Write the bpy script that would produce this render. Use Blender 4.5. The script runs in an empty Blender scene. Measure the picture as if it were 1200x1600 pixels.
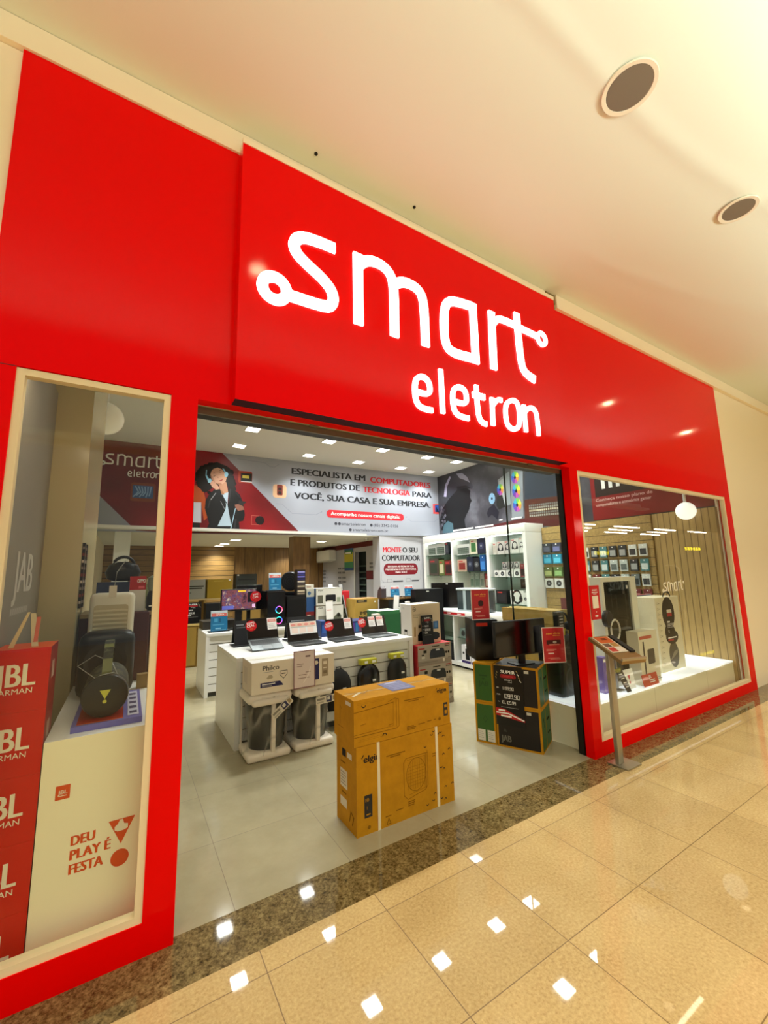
import bpy, bmesh, math, random
from mathutils import Vector, Matrix
random.seed(7)
C = bpy.context.scene.collection
SC = bpy.context.scene
R = math.radians

# ------------------------------------------------------------------ camera
cam_d = bpy.data.cameras.new('camera')
cam_d.sensor_fit = 'HORIZONTAL'
cam_d.sensor_width = 36.0
cam_d.lens = 643.72 / 1200 * 36.0
cam_d.clip_start = 0.02
cam = bpy.data.objects.new('camera', cam_d)
C.objects.link(cam)
yaw, pitch, roll = R(31.737), R(8.457), R(-1.317)
fw = Vector((math.sin(yaw) * math.cos(pitch), math.cos(yaw) * math.cos(pitch), math.sin(pitch)))
rt = Vector((math.cos(yaw), -math.sin(yaw), 0))
up = rt.cross(fw)
r2 = rt * math.cos(roll) + up * math.sin(roll)
u2 = up * math.cos(roll) - rt * math.sin(roll)
m3 = Matrix((r2, u2, -fw)).transposed()
cam.matrix_world = Matrix.Translation((0, -2.387, 1.675)) @ m3.to_4x4()
SC.camera = cam

# ------------------------------------------------------------------ world, lights, exposure
w = bpy.data.worlds.new('world')
SC.world = w
w.use_nodes = True
w.node_tree.nodes['Background'].inputs[0].default_value = (0.95, 0.95, 0.84, 1)
w.node_tree.nodes['Background'].inputs[1].default_value = 0.45
SC.view_settings.view_transform = 'Standard'
SC.view_settings.look = 'None'
SC.view_settings.exposure = 0.0
SC.view_settings.gamma = 1.0
SC.view_settings.use_curve_mapping = False
SC.cycles.max_bounces = 8
SC.cycles.transparent_max_bounces = 16
SC.cycles.caustics_reflective = False
SC.cycles.caustics_refractive = False
SC.cycles.sample_clamp_indirect = 4.0

def area(name, loc, rot, sx, sy, power, color, spread=180):
    d = bpy.data.lights.new(name, 'AREA')
    d.shape = 'RECTANGLE'; d.size = sx; d.size_y = sy
    d.energy = power; d.color = color; d.spread = R(spread)
    o = bpy.data.objects.new(name, d); C.objects.link(o)
    o.location = loc; o.rotation_euler = rot
    return o
WARM = (1.0, 0.90, 0.66)
area("atrium_skylight", (2.5, -5.6, 7.6), (R(-22), 0, 0), 14, 4.5, 1400, WARM)
area('ceiling_fill', (2.5, -3.30, 3.30), (R(180 - 36), 0, 0), 14, 0.2, 140, (0.84, 1.0, 0.94), 88)  # unseen fill light, added to brighten the mall ceiling

# ------------------------------------------------------------------ materials
def lin(c):
    c /= 255.0
    return c / 12.92 if c <= 0.04045 else ((c + 0.055) / 1.055) ** 2.4
def rgb(h):
    h = h.lstrip('#')
    return (lin(int(h[0:2], 16)), lin(int(h[2:4], 16)), lin(int(h[4:6], 16)), 1)
_M = {}
def mat(h, rough=0.5, spec=0.4, metal=0.0, emit=0.0):
    key = (h, rough, spec, metal, emit)
    if key in _M: return _M[key]
    m = bpy.data.materials.new('paint_%s' % h.lstrip('#'))
    m.use_nodes = True
    b = m.node_tree.nodes['Principled BSDF']
    b.inputs['Base Color'].default_value = rgb(h)
    b.inputs['Roughness'].default_value = rough
    b.inputs['Specular IOR Level'].default_value = spec
    b.inputs['Metallic'].default_value = metal
    if emit:
        b.inputs['Emission Color'].default_value = rgb(h)
        b.inputs['Emission Strength'].default_value = emit
    _M[key] = m
    return m
def nodes(name):
    m = bpy.data.materials.new(name); m.use_nodes = True
    nt = m.node_tree
    return m, nt, nt.nodes['Principled BSDF']
def N(nt, t, **kw):
    n = nt.nodes.new(t)
    for k, v in kw.items(): setattr(n, k, v)
    return n
def ramp(nt, fac, stops):
    n = N(nt, 'ShaderNodeValToRGB')
    e = n.color_ramp.elements
    while len(e) > len(stops): e.remove(e[-1])
    while len(e) < len(stops): e.new(0.5)
    for el, (p, c) in zip(e, stops): el.position = p; el.color = rgb(c)
    nt.links.new(fac, n.inputs[0])
    return n.outputs[0]
def mathn(nt, op, a, b=None):
    n = N(nt, 'ShaderNodeMath', operation=op)
    for i, v in enumerate((a, b)):
        if v is None: continue
        if isinstance(v, (int, float)): n.inputs[i].default_value = v
        else: nt.links.new(v, n.inputs[i])
    return n.outputs[0]
def mixc(nt, f, a, b, blend='MIX'):
    n = N(nt, 'ShaderNodeMix', data_type='RGBA', blend_type=blend)
    if isinstance(f, (int, float)): n.inputs[0].default_value = f
    else: nt.links.new(f, n.inputs[0])
    for i, v in ((6, a), (7, b)):
        if isinstance(v, str): n.inputs[i].default_value = rgb(v)
        else: nt.links.new(v, n.inputs[i])
    return n.outputs[2]
def noise(nt, vec, scale, detail=4, rough=0.6):
    n = N(nt, 'ShaderNodeTexNoise')
    n.inputs['Scale'].default_value = scale; n.inputs['Detail'].default_value = detail
    n.inputs['Roughness'].default_value = rough
    nt.links.new(vec, n.inputs['Vector'])
    return n.outputs['Fac']
def tile_mat(name, x0, y0, px, py, stops, grout, rough, gw=0.0022, nscale=60, big=2.0, spec=0.5):
    m, nt, b = nodes(name)
    g = N(nt, 'ShaderNodeNewGeometry'); pos = g.outputs['Position']
    s = N(nt, 'ShaderNodeSeparateXYZ'); nt.links.new(pos, s.inputs[0])
    def joint(o, off, p):
        t = mathn(nt, 'DIVIDE', mathn(nt, 'SUBTRACT', o, off), p)
        f = mathn(nt, 'ABSOLUTE', mathn(nt, 'SUBTRACT', t, mathn(nt, 'ROUND', t)))
        return mathn(nt, 'LESS_THAN', f, gw / p), mathn(nt, 'FLOOR', t)
    jx, ix = joint(s.outputs[0], x0, px); jy, iy = joint(s.outputs[1], y0, py)
    j = mathn(nt, 'MAXIMUM', jx, jy)
    nz = noise(nt, pos, nscale, 6, 0.7)
    nb = noise(nt, pos, big, 2, 0.5)
    c = ramp(nt, mathn(nt, 'ADD', mathn(nt, 'MULTIPLY', nz, 0.75), mathn(nt, 'MULTIPLY', nb, 0.25)), stops)
    cmb = N(nt, 'ShaderNodeCombineXYZ'); nt.links.new(ix, cmb.inputs[0]); nt.links.new(iy, cmb.inputs[1])
    wn = N(nt, 'ShaderNodeTexWhiteNoise'); nt.links.new(cmb.outputs[0], wn.inputs['Vector'])
    hv = N(nt, 'ShaderNodeHueSaturation')
    nt.links.new(c, hv.inputs['Color'])
    nt.links.new(mathn(nt, 'ADD', mathn(nt, 'MULTIPLY', wn.outputs[0], 0.10), 0.95), hv.inputs['Value'])
    nt.links.new(mixc(nt, j, hv.outputs[0], grout), b.inputs['Base Color'])
    nt.links.new(mathn(nt, 'ADD', mathn(nt, 'MULTIPLY', j, 0.5), rough), b.inputs['Roughness'])
    b.inputs['Specular IOR Level'].default_value = spec
    return m
def wood_mat(name, stops, axis, pitch, scale=3.0, line='#2a1a0a', gap=0.02, rough=0.45):
    m, nt, b = nodes(name)
    g = N(nt, 'ShaderNodeNewGeometry'); pos = g.outputs['Position']
    mp = N(nt, 'ShaderNodeMapping'); nt.links.new(pos, mp.inputs[0])
    sc = [14.0, 14.0, 14.0]; sc['xyz'.index('x' if axis == 'z' else 'z')] = 0.9
    mp.inputs['Scale'].default_value = sc
    nz = noise(nt, mp.outputs[0], scale, 5, 0.6)
    c = ramp(nt, nz, stops)
    s = N(nt, 'ShaderNodeSeparateXYZ'); nt.links.new(pos, s.inputs[0])
    o = s.outputs['XYZ'.index(axis.upper())]
    t = mathn(nt, 'FRACT', mathn(nt, 'DIVIDE', o, pitch))
    nt.links.new(mixc(nt, mathn(nt, 'LESS_THAN', t, gap), c, line), b.inputs['Base Color'])
    b.inputs['Roughness'].default_value = rough
    return m
def glass_mat(name, tint='#f4fff8', rough=0.0, refl=1.0):
    m = bpy.data.materials.new(name); m.use_nodes = True
    nt = m.node_tree; nt.nodes.clear()
    out = N(nt, 'ShaderNodeOutputMaterial'); tr = N(nt, 'ShaderNodeBsdfTransparent'); gl = N(nt, 'ShaderNodeBsdfGlossy')
    tr.inputs[0].default_value = rgb(tint); gl.inputs['Roughness'].default_value = rough
    lw = N(nt, 'ShaderNodeLayerWeight')
    fr = mathn(nt, 'ADD', 0.038, mathn(nt, 'MULTIPLY', mathn(nt, 'POWER', lw.outputs['Facing'], 4.0), 0.95))
    mx = N(nt, 'ShaderNodeMixShader')
    nt.links.new(mathn(nt, 'MULTIPLY', fr, refl), mx.inputs[0])
    nt.links.new(tr.outputs[0], mx.inputs[1]); nt.links.new(gl.outputs[0], mx.inputs[2])
    nt.links.new(mx.outputs[0], out.inputs[0])
    return m
GLASS = glass_mat('clear_shop_glass', '#fbfffd', refl=1.0)
SHELFGLASS = glass_mat('green_edge_glass', '#cfe8dc')
FILM = None
def film_mat():
    m = bpy.data.materials.new('clear_plastic_film'); m.use_nodes = True
    nt = m.node_tree; nt.nodes.clear()
    out = N(nt, 'ShaderNodeOutputMaterial'); tr = N(nt, 'ShaderNodeBsdfTransparent'); gl = N(nt, 'ShaderNodeBsdfPrincipled')
    gl.inputs['Base Color'].default_value = rgb('#d8d2c4'); gl.inputs['Roughness'].default_value = 0.25
    g = N(nt, 'ShaderNodeTexCoord')
    mp = N(nt, 'ShaderNodeMapping'); mp.inputs['Scale'].default_value = (1, 1, .45); nt.links.new(g.outputs['Object'], mp.inputs[0])
    nz = noise(nt, mp.outputs[0], 5, 1.5, 0.5)
    rp = ramp(nt, nz, [(0.40, '#3c3c3c'), (0.50, '#464646'), (0.53, '#9c9c9c'), (0.56, '#404040'), (0.64, '#6a6a6a'), (0.7, '#3a3a3a')])
    mx = N(nt, 'ShaderNodeMixShader'); nt.links.new(rp, mx.inputs[0])
    nt.links.new(tr.outputs[0], mx.inputs[1]); nt.links.new(gl.outputs[0], mx.inputs[2])
    nt.links.new(mx.outputs[0], out.inputs[0])
    return m
FILM = film_mat()
def card_mat(name, a, b_):
    m, nt, b = nodes(name)
    g = N(nt, 'ShaderNodeTexCoord')
    nt.links.new(ramp(nt, noise(nt, g.outputs['Object'], 9, 5, 0.65), [(0.3, a), (0.7, b_)]), b.inputs['Base Color'])
    b.inputs['Roughness'].default_value = 0.75
    b.inputs['Specular IOR Level'].default_value = 0.15
    return m
KRAFT = card_mat('kraft_cardboard', '#b07a12', '#c48a18')
KRAFT2 = card_mat('pale_cardboard', '#846a32', '#937740')
RED = None
def red_mat():
    m, nt, b = nodes('glossy_red_panel')
    b.inputs['Base Color'].default_value = (0.90, 0.0, 0.0, 1)
    b.inputs['Roughness'].default_value = 0.09
    b.inputs['Specular IOR Level'].default_value = 0.10
    return m
RED = red_mat()
CREAM = mat('#f2e2c4', 0.6, 0.3)
WHITE = mat('#f2f2ee', 0.35)
WALLW = mat('#e6e6e8', 0.6)
BLACK = mat('#0b0b0c', 0.35)
DARK = mat('#1b1b1d', 0.45)
INK = mat('#2a2620', 0.7, 0.1)
STEEL = mat('#b9b4a6', 0.28, 0.5, 0.9)

# ------------------------------------------------------------------ geometry helpers
class Fr:
    """a plane in space: origin, right, up, outward normal, length of one drawing unit in metres"""
    def __init__(s, o, u, v, unit=1.0):
        s.o = Vector(o); s.u = Vector(u).normalized(); s.v = Vector(v).normalized(); s.n = s.u.cross(s.v); s.k = unit
    def p(s, a, b, e=0.0): return s.o + s.u * (a * s.k) + s.v * (b * s.k) + s.n * e
_T = {}
def text_data(t, bold):
    k = (t, bold)
    if k in _T: return _T[k]
    cu = bpy.data.curves.new('t', 'FONT'); cu.body = t; cu.offset = bold; cu.resolution_u = 3
    o = bpy.data.objects.new('t', cu)
    me = bpy.data.meshes.new_from_object(o)
    vs = [v.co.copy() for v in me.vertices]; fs = [tuple(p.vertices) for p in me.polygons]
    bpy.data.objects.remove(o); bpy.data.curves.remove(cu); bpy.data.meshes.remove(me)
    _T[k] = (vs, fs)
    return _T[k]
CAP = None
class MB:
    def __init__(s): s.v = []; s.f = []; s.m = []; s.mats = []; s.sm = []
    def mi(s, m):
        if m not in s.mats: s.mats.append(m)
        return s.mats.index(m)
    def face(s, pts, m, smooth=False):
        b = len(s.v); s.v.extend(Vector(p) for p in pts)
        s.f.append(tuple(range(b, b + len(pts)))); s.m.append(s.mi(m)); s.sm.append(smooth)
    def geo(s, vs, fs, m, smooth=False):
        b = len(s.v); s.v.extend(Vector(p) for p in vs); k = s.mi(m)
        for f in fs: s.f.append(tuple(b + i for i in f)); s.m.append(k); s.sm.append(smooth)
    def box(s, x0, x1, y0, y1, z0, z1, m, bev=0.0, faces=None, M=None):
        """faces: dict of materials for f,l,r,b,t,d"""
        if bev:
            bm = bmesh.new()
            bmesh.ops.create_cube(bm, size=1.0)
            for v in bm.verts: v.co = Vector((x0 + (v.co.x + .5) * (x1 - x0), y0 + (v.co.y + .5) * (y1 - y0), z0 + (v.co.z + .5) * (z1 - z0)))
            bmesh.ops.bevel(bm, geom=bm.edges[:] + bm.verts[:], offset=bev, segments=3, affect='EDGES', profile=0.5)
            bm.verts.index_update()
            vs = [v.co.copy() for v in bm.verts]
            if M: vs = [M @ v for v in vs]
            fs = [tuple(v.index for v in f.verts) for f in bm.faces]
            bm.free(); s.geo(vs, fs, m, True); return
        vs = [Vector((x, y, z)) for z in (z0, z1) for y in (y0, y1) for x in (x0, x1)]
        if M: vs = [M @ v for v in vs]
        F = dict(f=(0, 1, 5, 4), r=(1, 3, 7, 5), b=(3, 2, 6, 7), l=(2, 0, 4, 6), t=(4, 5, 7, 6), d=(2, 3, 1, 0))
        for k, f in F.items():
            mm = (faces or {}).get(k, m)
            s.geo([vs[i] for i in f], [(0, 1, 2, 3)], mm)
    def prism(s, fr, pts, e0, e1, m, side=None):
        n = len(pts)
        a = [fr.p(x, y, e0) for x, y in pts]; b = [fr.p(x, y, e1) for x, y in pts]
        s.geo(b, [tuple(range(n))], m); s.geo(a, [tuple(range(n))[::-1]], side or m)
        for i in range(n):
            j = (i + 1) % n
            s.geo([a[i], a[j], b[j], b[i]], [(0, 1, 2, 3)], side or m)
    def rect(s, fr, a0, b0, a1, b1, m, e=0.001): s.face([fr.p(a0, b0, e), fr.p(a1, b0, e), fr.p(a1, b1, e), fr.p(a0, b1, e)], m)
    def poly(s, fr, pts, m, e=0.001): s.face([fr.p(x, y, e) for x, y in pts], m)
    def disc(s, fr, a, b, r, m, e=0.001, ry=None, n=28, a0=0, a1=360):
        ry = r if ry is None else ry
        pts = [(a + r * math.cos(R(a0 + (a1 - a0) * i / n)), b + ry * math.sin(R(a0 + (a1 - a0) * i / n))) for i in range(n if a1 - a0 == 360 else n + 1)]
        if a1 - a0 != 360: pts.append((a, b))
        s.poly(fr, pts, m, e)
    def ring(s, fr, a, b, r0, r1, m, e=0.001, n=28, a0=0, a1=360, ky=1.0):
        for i in range(n):
            t0, t1 = R(a0 + (a1 - a0) * i / n), R(a0 + (a1 - a0) * (i + 1) / n)
            s.face([fr.p(a + r * math.cos(t), b + ky * r * math.sin(t), e) for r, t in ((r0, t0), (r1, t0), (r1, t1), (r0, t1))], m)
    def rrect(s, fr, a0, b0, a1, b1, r, m, e=0.001, n=6):
        pts = []
        for cx, cy, st in ((a1 - r, b1 - r, 0), (a0 + r, b1 - r, 90), (a0 + r, b0 + r, 180), (a1 - r, b0 + r, 270)):
            pts += [(cx + r * math.cos(R(st + 90 * i / n)), cy + r * math.sin(R(st + 90 * i / n))) for i in range(n + 1)]
        s.poly(fr, pts, m, e)
    def line(s, fr, pts, wd, m, e=0.001, closed=False):
        P = [Vector(p) for p in pts]; n = len(P)
        for i in range(n if closed else n - 1):
            a, b = P[i], P[(i + 1) % n]; d = (b - a)
            if d.length < 1e-6: continue
            d.normalize(); q = Vector((-d.y, d.x)) * wd / 2; x = d * wd / 2 * 0.9
            s.face([fr.p(*(a - x - q), e), fr.p(*(b + x - q), e), fr.p(*(b + x + q), e), fr.p(*(a - x + q), e)], m)
    def text(s, fr, t, a, b, h, m, e=0.001, align='L', bold=0.0, width=None, shear=0.0, rot=0.0):
        """h: capital height, b: baseline"""
        vs, fs = text_data(t, 0.0)
        if not vs: return
        k = h / 0.70
        x0 = min(v.x for v in vs); x1 = max(v.x for v in vs); kx = k
        if width: kx = width / max(x1 - x0, 1e-6)
        W = (x1 - x0) * kx; off = {'L': 0, 'C': -W / 2, 'R': -W}[align]
        c_, s_ = math.cos(rot), math.sin(rot)
        sh = bold * 1.3 * k
        for q, dx in enumerate((0,) if sh <= 0 else (-sh, 0, sh)):
            out = []
            for v in vs:
                x, y = (v.x - x0) * kx + off + shear * v.y * k + dx, v.y * k
                out.append(fr.p(a + x * c_ - y * s_, b + x * s_ + y * c_, e + q * 2e-5))
            s.geo(out, fs, m)
    def stroke(s, fr, pts, wd, e0, e1, m, closed=False, smooth=2):
        """ribbon of constant width with thickness"""
        P = [Vector(p) for p in pts]
        for _ in range(smooth):
            Q = []; n = len(P)
            for i in range(n if closed else n - 1):
                a, b = P[i], P[(i + 1) % n]
                Q += [a * .75 + b * .25, a * .25 + b * .75]
            if not closed: Q[0] = P[0]; Q[-1] = P[-1]
            P = Q
        n = len(P); L_, R_ = [], []
        for i in range(n):
            if closed: d = P[(i + 1) % n] - P[i - 1]
            else: d = P[min(i + 1, n - 1)] - P[max(i - 1, 0)]
            d.normalize(); q = Vector((-d.y, d.x)) * wd / 2
            L_.append(P[i] + q); R_.append(P[i] - q)
        for i in range(n if closed else n - 1):
            j = (i + 1) % n
            A = [fr.p(*p, e1) for p in (R_[i], R_[j], L_[j], L_[i])]
            B = [fr.p(*p, e0) for p in (R_[i], R_[j], L_[j], L_[i])]
            s.geo(A, [(0, 1, 2, 3)], m)
            s.geo([B[0], B[1], A[1], A[0]], [(0, 1, 2, 3)], m); s.geo([A[3], A[2], B[2], B[3]], [(0, 1, 2, 3)], m)
        if not closed:
            for i in (0, n - 1):
                s.geo([fr.p(*R_[i], e0), fr.p(*L_[i], e0), fr.p(*L_[i], e1), fr.p(*R_[i], e1)], [(0, 1, 2, 3)], m)
    def lathe(s, prof, m, c=(0, 0, 0), n=32, smooth=True, axis='z', sx=1.0, sy=1.0):
        c = Vector(c); vs = []; fs = []
        for r, z in prof:
            for i in range(n):
                t = 2 * math.pi * i / n; x, y = r * math.cos(t) * sx, r * math.sin(t) * sy
                vs.append(c + (Vector((x, y, z)) if axis == 'z' else Vector((x, z, y)) if axis == 'y' else Vector((z, x, y))))
        for k in range(len(prof) - 1):
            for i in range(n):
                j = (i + 1) % n
                fs.append((k * n + i, k * n + j, (k + 1) * n + j, (k + 1) * n + i))
        if prof[0][0] > 1e-5: fs.append(tuple(range(n))[::-1])
        if prof[-1][0] > 1e-5: fs.append(tuple((len(prof) - 1) * n + i for i in range(n)))
        s.geo(vs, fs, m, smooth)
    def cyl(s, c, r, h, m, axis='z', n=28): s.lathe([(r, 0), (r, h)], m, c, n, False, axis)
    def tube(s, pts, r, m, n=8, closed=False):
        P = [Vector(p) for p in pts]; k = len(P); rings = []
        for i in range(k):
            d = (P[(i + 1) % k] - P[i - 1]) if closed else (P[min(i + 1, k - 1)] - P[max(i - 1, 0)])
            d.normalize(); a = d.orthogonal() if abs(d.z) > .95 else d.cross(Vector((0, 0, 1))); a.normalize(); b = d.cross(a)
            rings.append([P[i] + a * r * math.cos(2 * math.pi * j / n) + b * r * math.sin(2 * math.pi * j / n) for j in range(n)])
        vs = [v for g in rings for v in g]; fs = []
        for i in range(k if closed else k - 1):
            for j in range(n):
                q = ((i + 1) % k)
                fs.append((i * n + j, i * n + (j + 1) % n, q * n + (j + 1) % n, q * n + j))
        if not closed: fs += [tuple(range(n))[::-1], tuple((k - 1) * n + j for j in range(n))]
        s.geo(vs, fs, m, True)
    def build(s, name, parent=None, loc=None):
        me = bpy.data.meshes.new(name)
        me.from_pydata([tuple(v) for v in s.v], [], s.f)
        for m in s.mats: me.materials.append(m)
        me.polygons.foreach_set('material_index', s.m); me.polygons.foreach_set('use_smooth', s.sm)
        me.update()
        if any(s.sm):
            bm = bmesh.new(); bm.from_mesh(me); bmesh.ops.remove_doubles(bm, verts=bm.verts, dist=1e-5); bm.to_mesh(me); bm.free()
            try: me.set_sharp_from_angle(angle=R(42))
            except Exception: pass
        o = bpy.data.objects.new(name, me); C.objects.link(o)
        if parent: o.parent = parent
        if loc: o.location = loc
        return o
def tag(o, label, cat, group=None):
    o['label'] = label; o['category'] = cat
    if group: o['group'] = group
    return o
def thing(name, label, cat, loc=(0, 0, 0), rz=0.0, group=None):
    o = bpy.data.objects.new(name, None); C.objects.link(o); o.empty_display_size = 0.05
    o.location = loc; o.rotation_euler = (0, 0, rz)
    return tag(o, label, cat, group)
def solo(name, mb, label, cat, loc=(0, 0, 0), rz=0.0, group=None):
    o = mb.build(name); o.location = loc; o.rotation_euler = (0, 0, rz)
    return tag(o, label, cat, group)
def struct(name, mb, parent=None):
    o = mb.build(name, parent)
    if not parent: o['kind'] = 'structure'
    return o
def copy_tree(o, parent=None):
    c = o.copy(); C.objects.link(c)
    if parent: c.parent = parent
    for ch in list(o.children): copy_tree(ch, c)
    return c
FRONT = lambda y=0.0, x=0.0, z=0.0: Fr((x, y, z), (1, 0, 0), (0, 0, 1))
LEFT = lambda x=0.0, y=0.0, z=0.0: Fr((x, y, z), (0, -1, 0), (0, 0, 1))
RIGHT = lambda x=0.0, y=0.0, z=0.0: Fr((x, y, z), (0, 1, 0), (0, 0, 1))
TOP = lambda z=0.0, x=0.0, y=0.0: Fr((x, y, z), (1, 0, 0), (0, 1, 0))
# seven segment digits for the price boards
SEG = {'0': 'abcdef', '1': 'bc', '2': 'abged', '3': 'abgcd', '4': 'fgbc', '5': 'afgcd', '6': 'afgedc', '7': 'abc', '8': 'abcdefg', '9': 'abcdfg'}
def digits(mb, fr, t, a, b, h, m, e=0.0015):
    wd = h * 0.5; st = h * 0.13; x = a
    for ch in t:
        if ch in SEG:
            L_ = {'a': ((x, b + h), (x + wd, b + h)), 'g': ((x, b + h / 2), (x + wd, b + h / 2)), 'd': ((x, b), (x + wd, b)),
                  'f': ((x, b + h / 2), (x, b + h)), 'b': ((x + wd, b + h / 2), (x + wd, b + h)), 'e': ((x, b), (x, b + h / 2)), 'c': ((x + wd, b), (x + wd, b + h / 2))}
            for q in SEG[ch]: mb.line(fr, L_[q], st, m, e)
            x += wd + h * 0.24
        else:
            mb.rect(fr, x - h * .02, b - st, x + st, b + st * .6, m, e); x += h * 0.22
    return x
# ------------------------------------------------------------------ the setting: mall side
FLOOR_MALL = tile_mat('mall_granite_tile', 0.605, -0.3786, 0.6003, 0.6, [(0.30, '#a08256'), (0.45, '#bfa270'), (0.58, '#cdb17e'), (0.75, '#dec695')], '#7d6136', 0.025, 0.0022, 70, 2.5)
FLOOR_SHOP = tile_mat('shop_porcelain_tile', 0.5604, 0.679, 0.6543, 0.6496, [(0.25, '#9c9276'), (0.75, '#aca388')], '#7a6d55', 0.10, 0.0022, 6, 1.5)
def granite():
    m, nt, b = nodes('dark_granite')
    g = N(nt, 'ShaderNodeNewGeometry'); pos = g.outputs['Position']
    n1 = noise(nt, pos, 55, 6, 0.75)
    n2 = noise(nt, pos, 16, 3, 0.6)
    c = ramp(nt, mathn(nt, 'ADD', mathn(nt, 'MULTIPLY', n1, 0.7), mathn(nt, 'MULTIPLY', n2, 0.3)), [(0.36, '#1c160c'), (0.45, '#5a4a2c'), (0.54, '#7d6b45'), (0.66, '#a08c60')])
    nt.links.new(c, b.inputs['Base Color']); b.inputs['Roughness'].default_value = 0.04
    return m
GRANITE = granite()
b = MB(); b.box(-7, 32, -11.0, -0.252, -0.12, 0, FLOOR_MALL); struct('floor', b)
b = MB(); b.box(-7, 32, -0.252, 0.0418, -0.12, 0, GRANITE); struct('trim_1', b)
b = MB(); b.box(-1.2, 7.6, 0.0418, 11.4, -0.12, 0, FLOOR_SHOP); struct('floor_shop', b)

CEIL = mat('#ecefdf', 0.55, 0.3)
def ceiling_grid():
    b = MB(); xs = [-7 + i * 0.25 for i in range(117)]
    ys = [-3.0 + i * 0.03 for i in range(104)]
    def z(x, y):
        y1 = -1.39 if x < 2.6 else -1.39 - 0.09 * (x - 2.6) ** 1.6
        q = 4.5 - 0.011 * math.exp(-((y - y1) / 0.055) ** 2)
        if x > 2.8:
            y2 = -0.50 - 0.075 * (x - 2.9) ** 1.75
            q -= 0.007 * min(1, (x - 2.8)) * math.exp(-((y - y2) / 0.045) ** 2)
        return q
    vs = [(x, y, z(x, y)) for y in ys for x in xs]; n = len(xs); fs = []
    for j in range(len(ys) - 1):
        for i in range(n - 1): fs.append((j * n + i, (j + 1) * n + i, (j + 1) * n + i + 1, j * n + i + 1))
    b.geo(vs, fs, CEIL, True)
    return b
cb = ceiling_grid()
cb.box(-7, 22, -3.05, -3.0, 4.48, 5.0, CEIL)
struct('ceiling', cb)

# red facade with its three openings
b = MB()
T = 0.085
def fbox(x0, x1, z0, z1): b.box(x0, x1, 0, T, z0, z1, RED)
fbox(-0.604, 7.398, 2.659, 4.342)
fbox(-0.604, -0.493, 0, 2.659); fbox(0.143, 0.276, 0, 2.659); fbox(-0.493, 0.143, 0, 0.137)
fbox(3.617, 3.743, 0, 2.659); fbox(7.231, 7.398, 0, 2.659); fbox(3.743, 7.231, 0, 0.119); fbox(3.743, 7.231, 2.646, 2.659)
JOINT = mat('#5a0000', 0.5)
b.box(-0.604, -0.493, -0.0006, 0, 2.655, 2.659, JOINT)
struct('wall_front', b)
# cream wall to both sides and the cornice above
CREAMW = mat('#fff0d2', 0.6, 0.25)
b = MB(); b.box(7.398, 13, 0.02, T, 0, 4.342, CREAMW); struct('wall_front_right', b)
b = MB(); b.box(-4, -0.604, 0.02, T, 0, 4.342, CREAMW); struct('wall_front_left', b)
b = MB(); b.box(-4, 0.452, -0.012, T, 4.345, 4.497, CREAMW); b.box(0.452, 3.46, -0.105, T, 4.331, 4.368, CREAMW)
b.box(0.452, 3.46, -0.012, T, 4.368, 4.497, CREAMW)
b.box(3.475, 3.62, -0.012, 0.0, 4.40, 4.497, mat('#8a7548', 0.7)); b.box(3.62, 13, -0.03, T, 4.345, 4.497, CREAMW)
b.box(3.46, 3.62, 0.0, T, 4.345, 4.497, mat('#8a7548', 0.7))
struct('trim_2', b)

# ------------------------------------------------------------------ the sign
SIGN = {'s': [(1.068, 3.858), (0.939, 3.857), (0.829, 3.842), (0.777, 3.785), (0.786, 3.721), (0.84, 3.672), (1.0, 3.586), (1.058, 3.506), (1.041, 3.417), (0.959, 3.399), (0.757, 3.397)], 'sring': [(0.661, 3.411)], 'm1': [(1.241, 3.895), (1.24, 3.356)], 'm2': [(1.24, 3.793), (1.31, 3.878), (1.43, 3.894), (1.516, 3.846), (1.54, 3.727), (1.533, 3.355)], 'm3': [(1.546, 3.776), (1.63, 3.832), (1.763, 3.822), (1.814, 3.732), (1.811, 3.361)], 'a': [(2.326, 3.865), (2.074, 3.841), (2.008, 3.738), (1.998, 3.451), (2.067, 3.378), (2.314, 3.396)], 'a2': [(2.328, 3.897), (2.327, 3.357)], 'r1': [(2.547, 3.895), (2.533, 3.358)], 'r2': [(2.543, 3.758), (2.622, 3.862), (2.749, 3.865), (3.136, 3.843)], 'rring': [(3.209, 3.836)], 't': [(2.874, 3.991), (2.881, 3.57), (2.911, 3.427), (3.063, 3.389)], 'e': [(1.701, 2.976), (1.833, 2.975), (1.837, 3.067), (1.791, 3.109), (1.732, 3.099), (1.696, 3.046), (1.698, 2.902), (1.748, 2.857), (1.854, 2.86)], 'l': [(1.947, 3.21), (1.95, 2.856)], 'e2': [(2.063, 2.978), (2.199, 2.973), (2.201, 3.079), (2.154, 3.11), (2.094, 3.101), (2.055, 3.047), (2.058, 2.907), (2.108, 2.865), (2.216, 2.864)], 't2': [(2.313, 3.166), (2.316, 2.909), (2.353, 2.855), (2.41, 2.85)], 't3': [(2.269, 3.077), (2.403, 3.079)], 'rr': [(2.486, 3.096), (2.482, 2.853)], 'rr2': [(2.491, 3.029), (2.554, 3.098), (2.633, 3.097)], 'o': [(2.684, 3.107), (2.769, 3.133), (2.812, 3.094), (2.813, 2.924), (2.76, 2.865), (2.688, 2.863), (2.64, 2.906), (2.639, 3.046)], 'n': [(2.878, 3.113), (2.885, 2.865)], 'n2': [(2.881, 3.041), (2.953, 3.109), (3.029, 3.097), (3.049, 3.033), (3.052, 2.858)]}
LET = mat('#ffffff', 0.4, 0.3, 0, 1.9)
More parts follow.
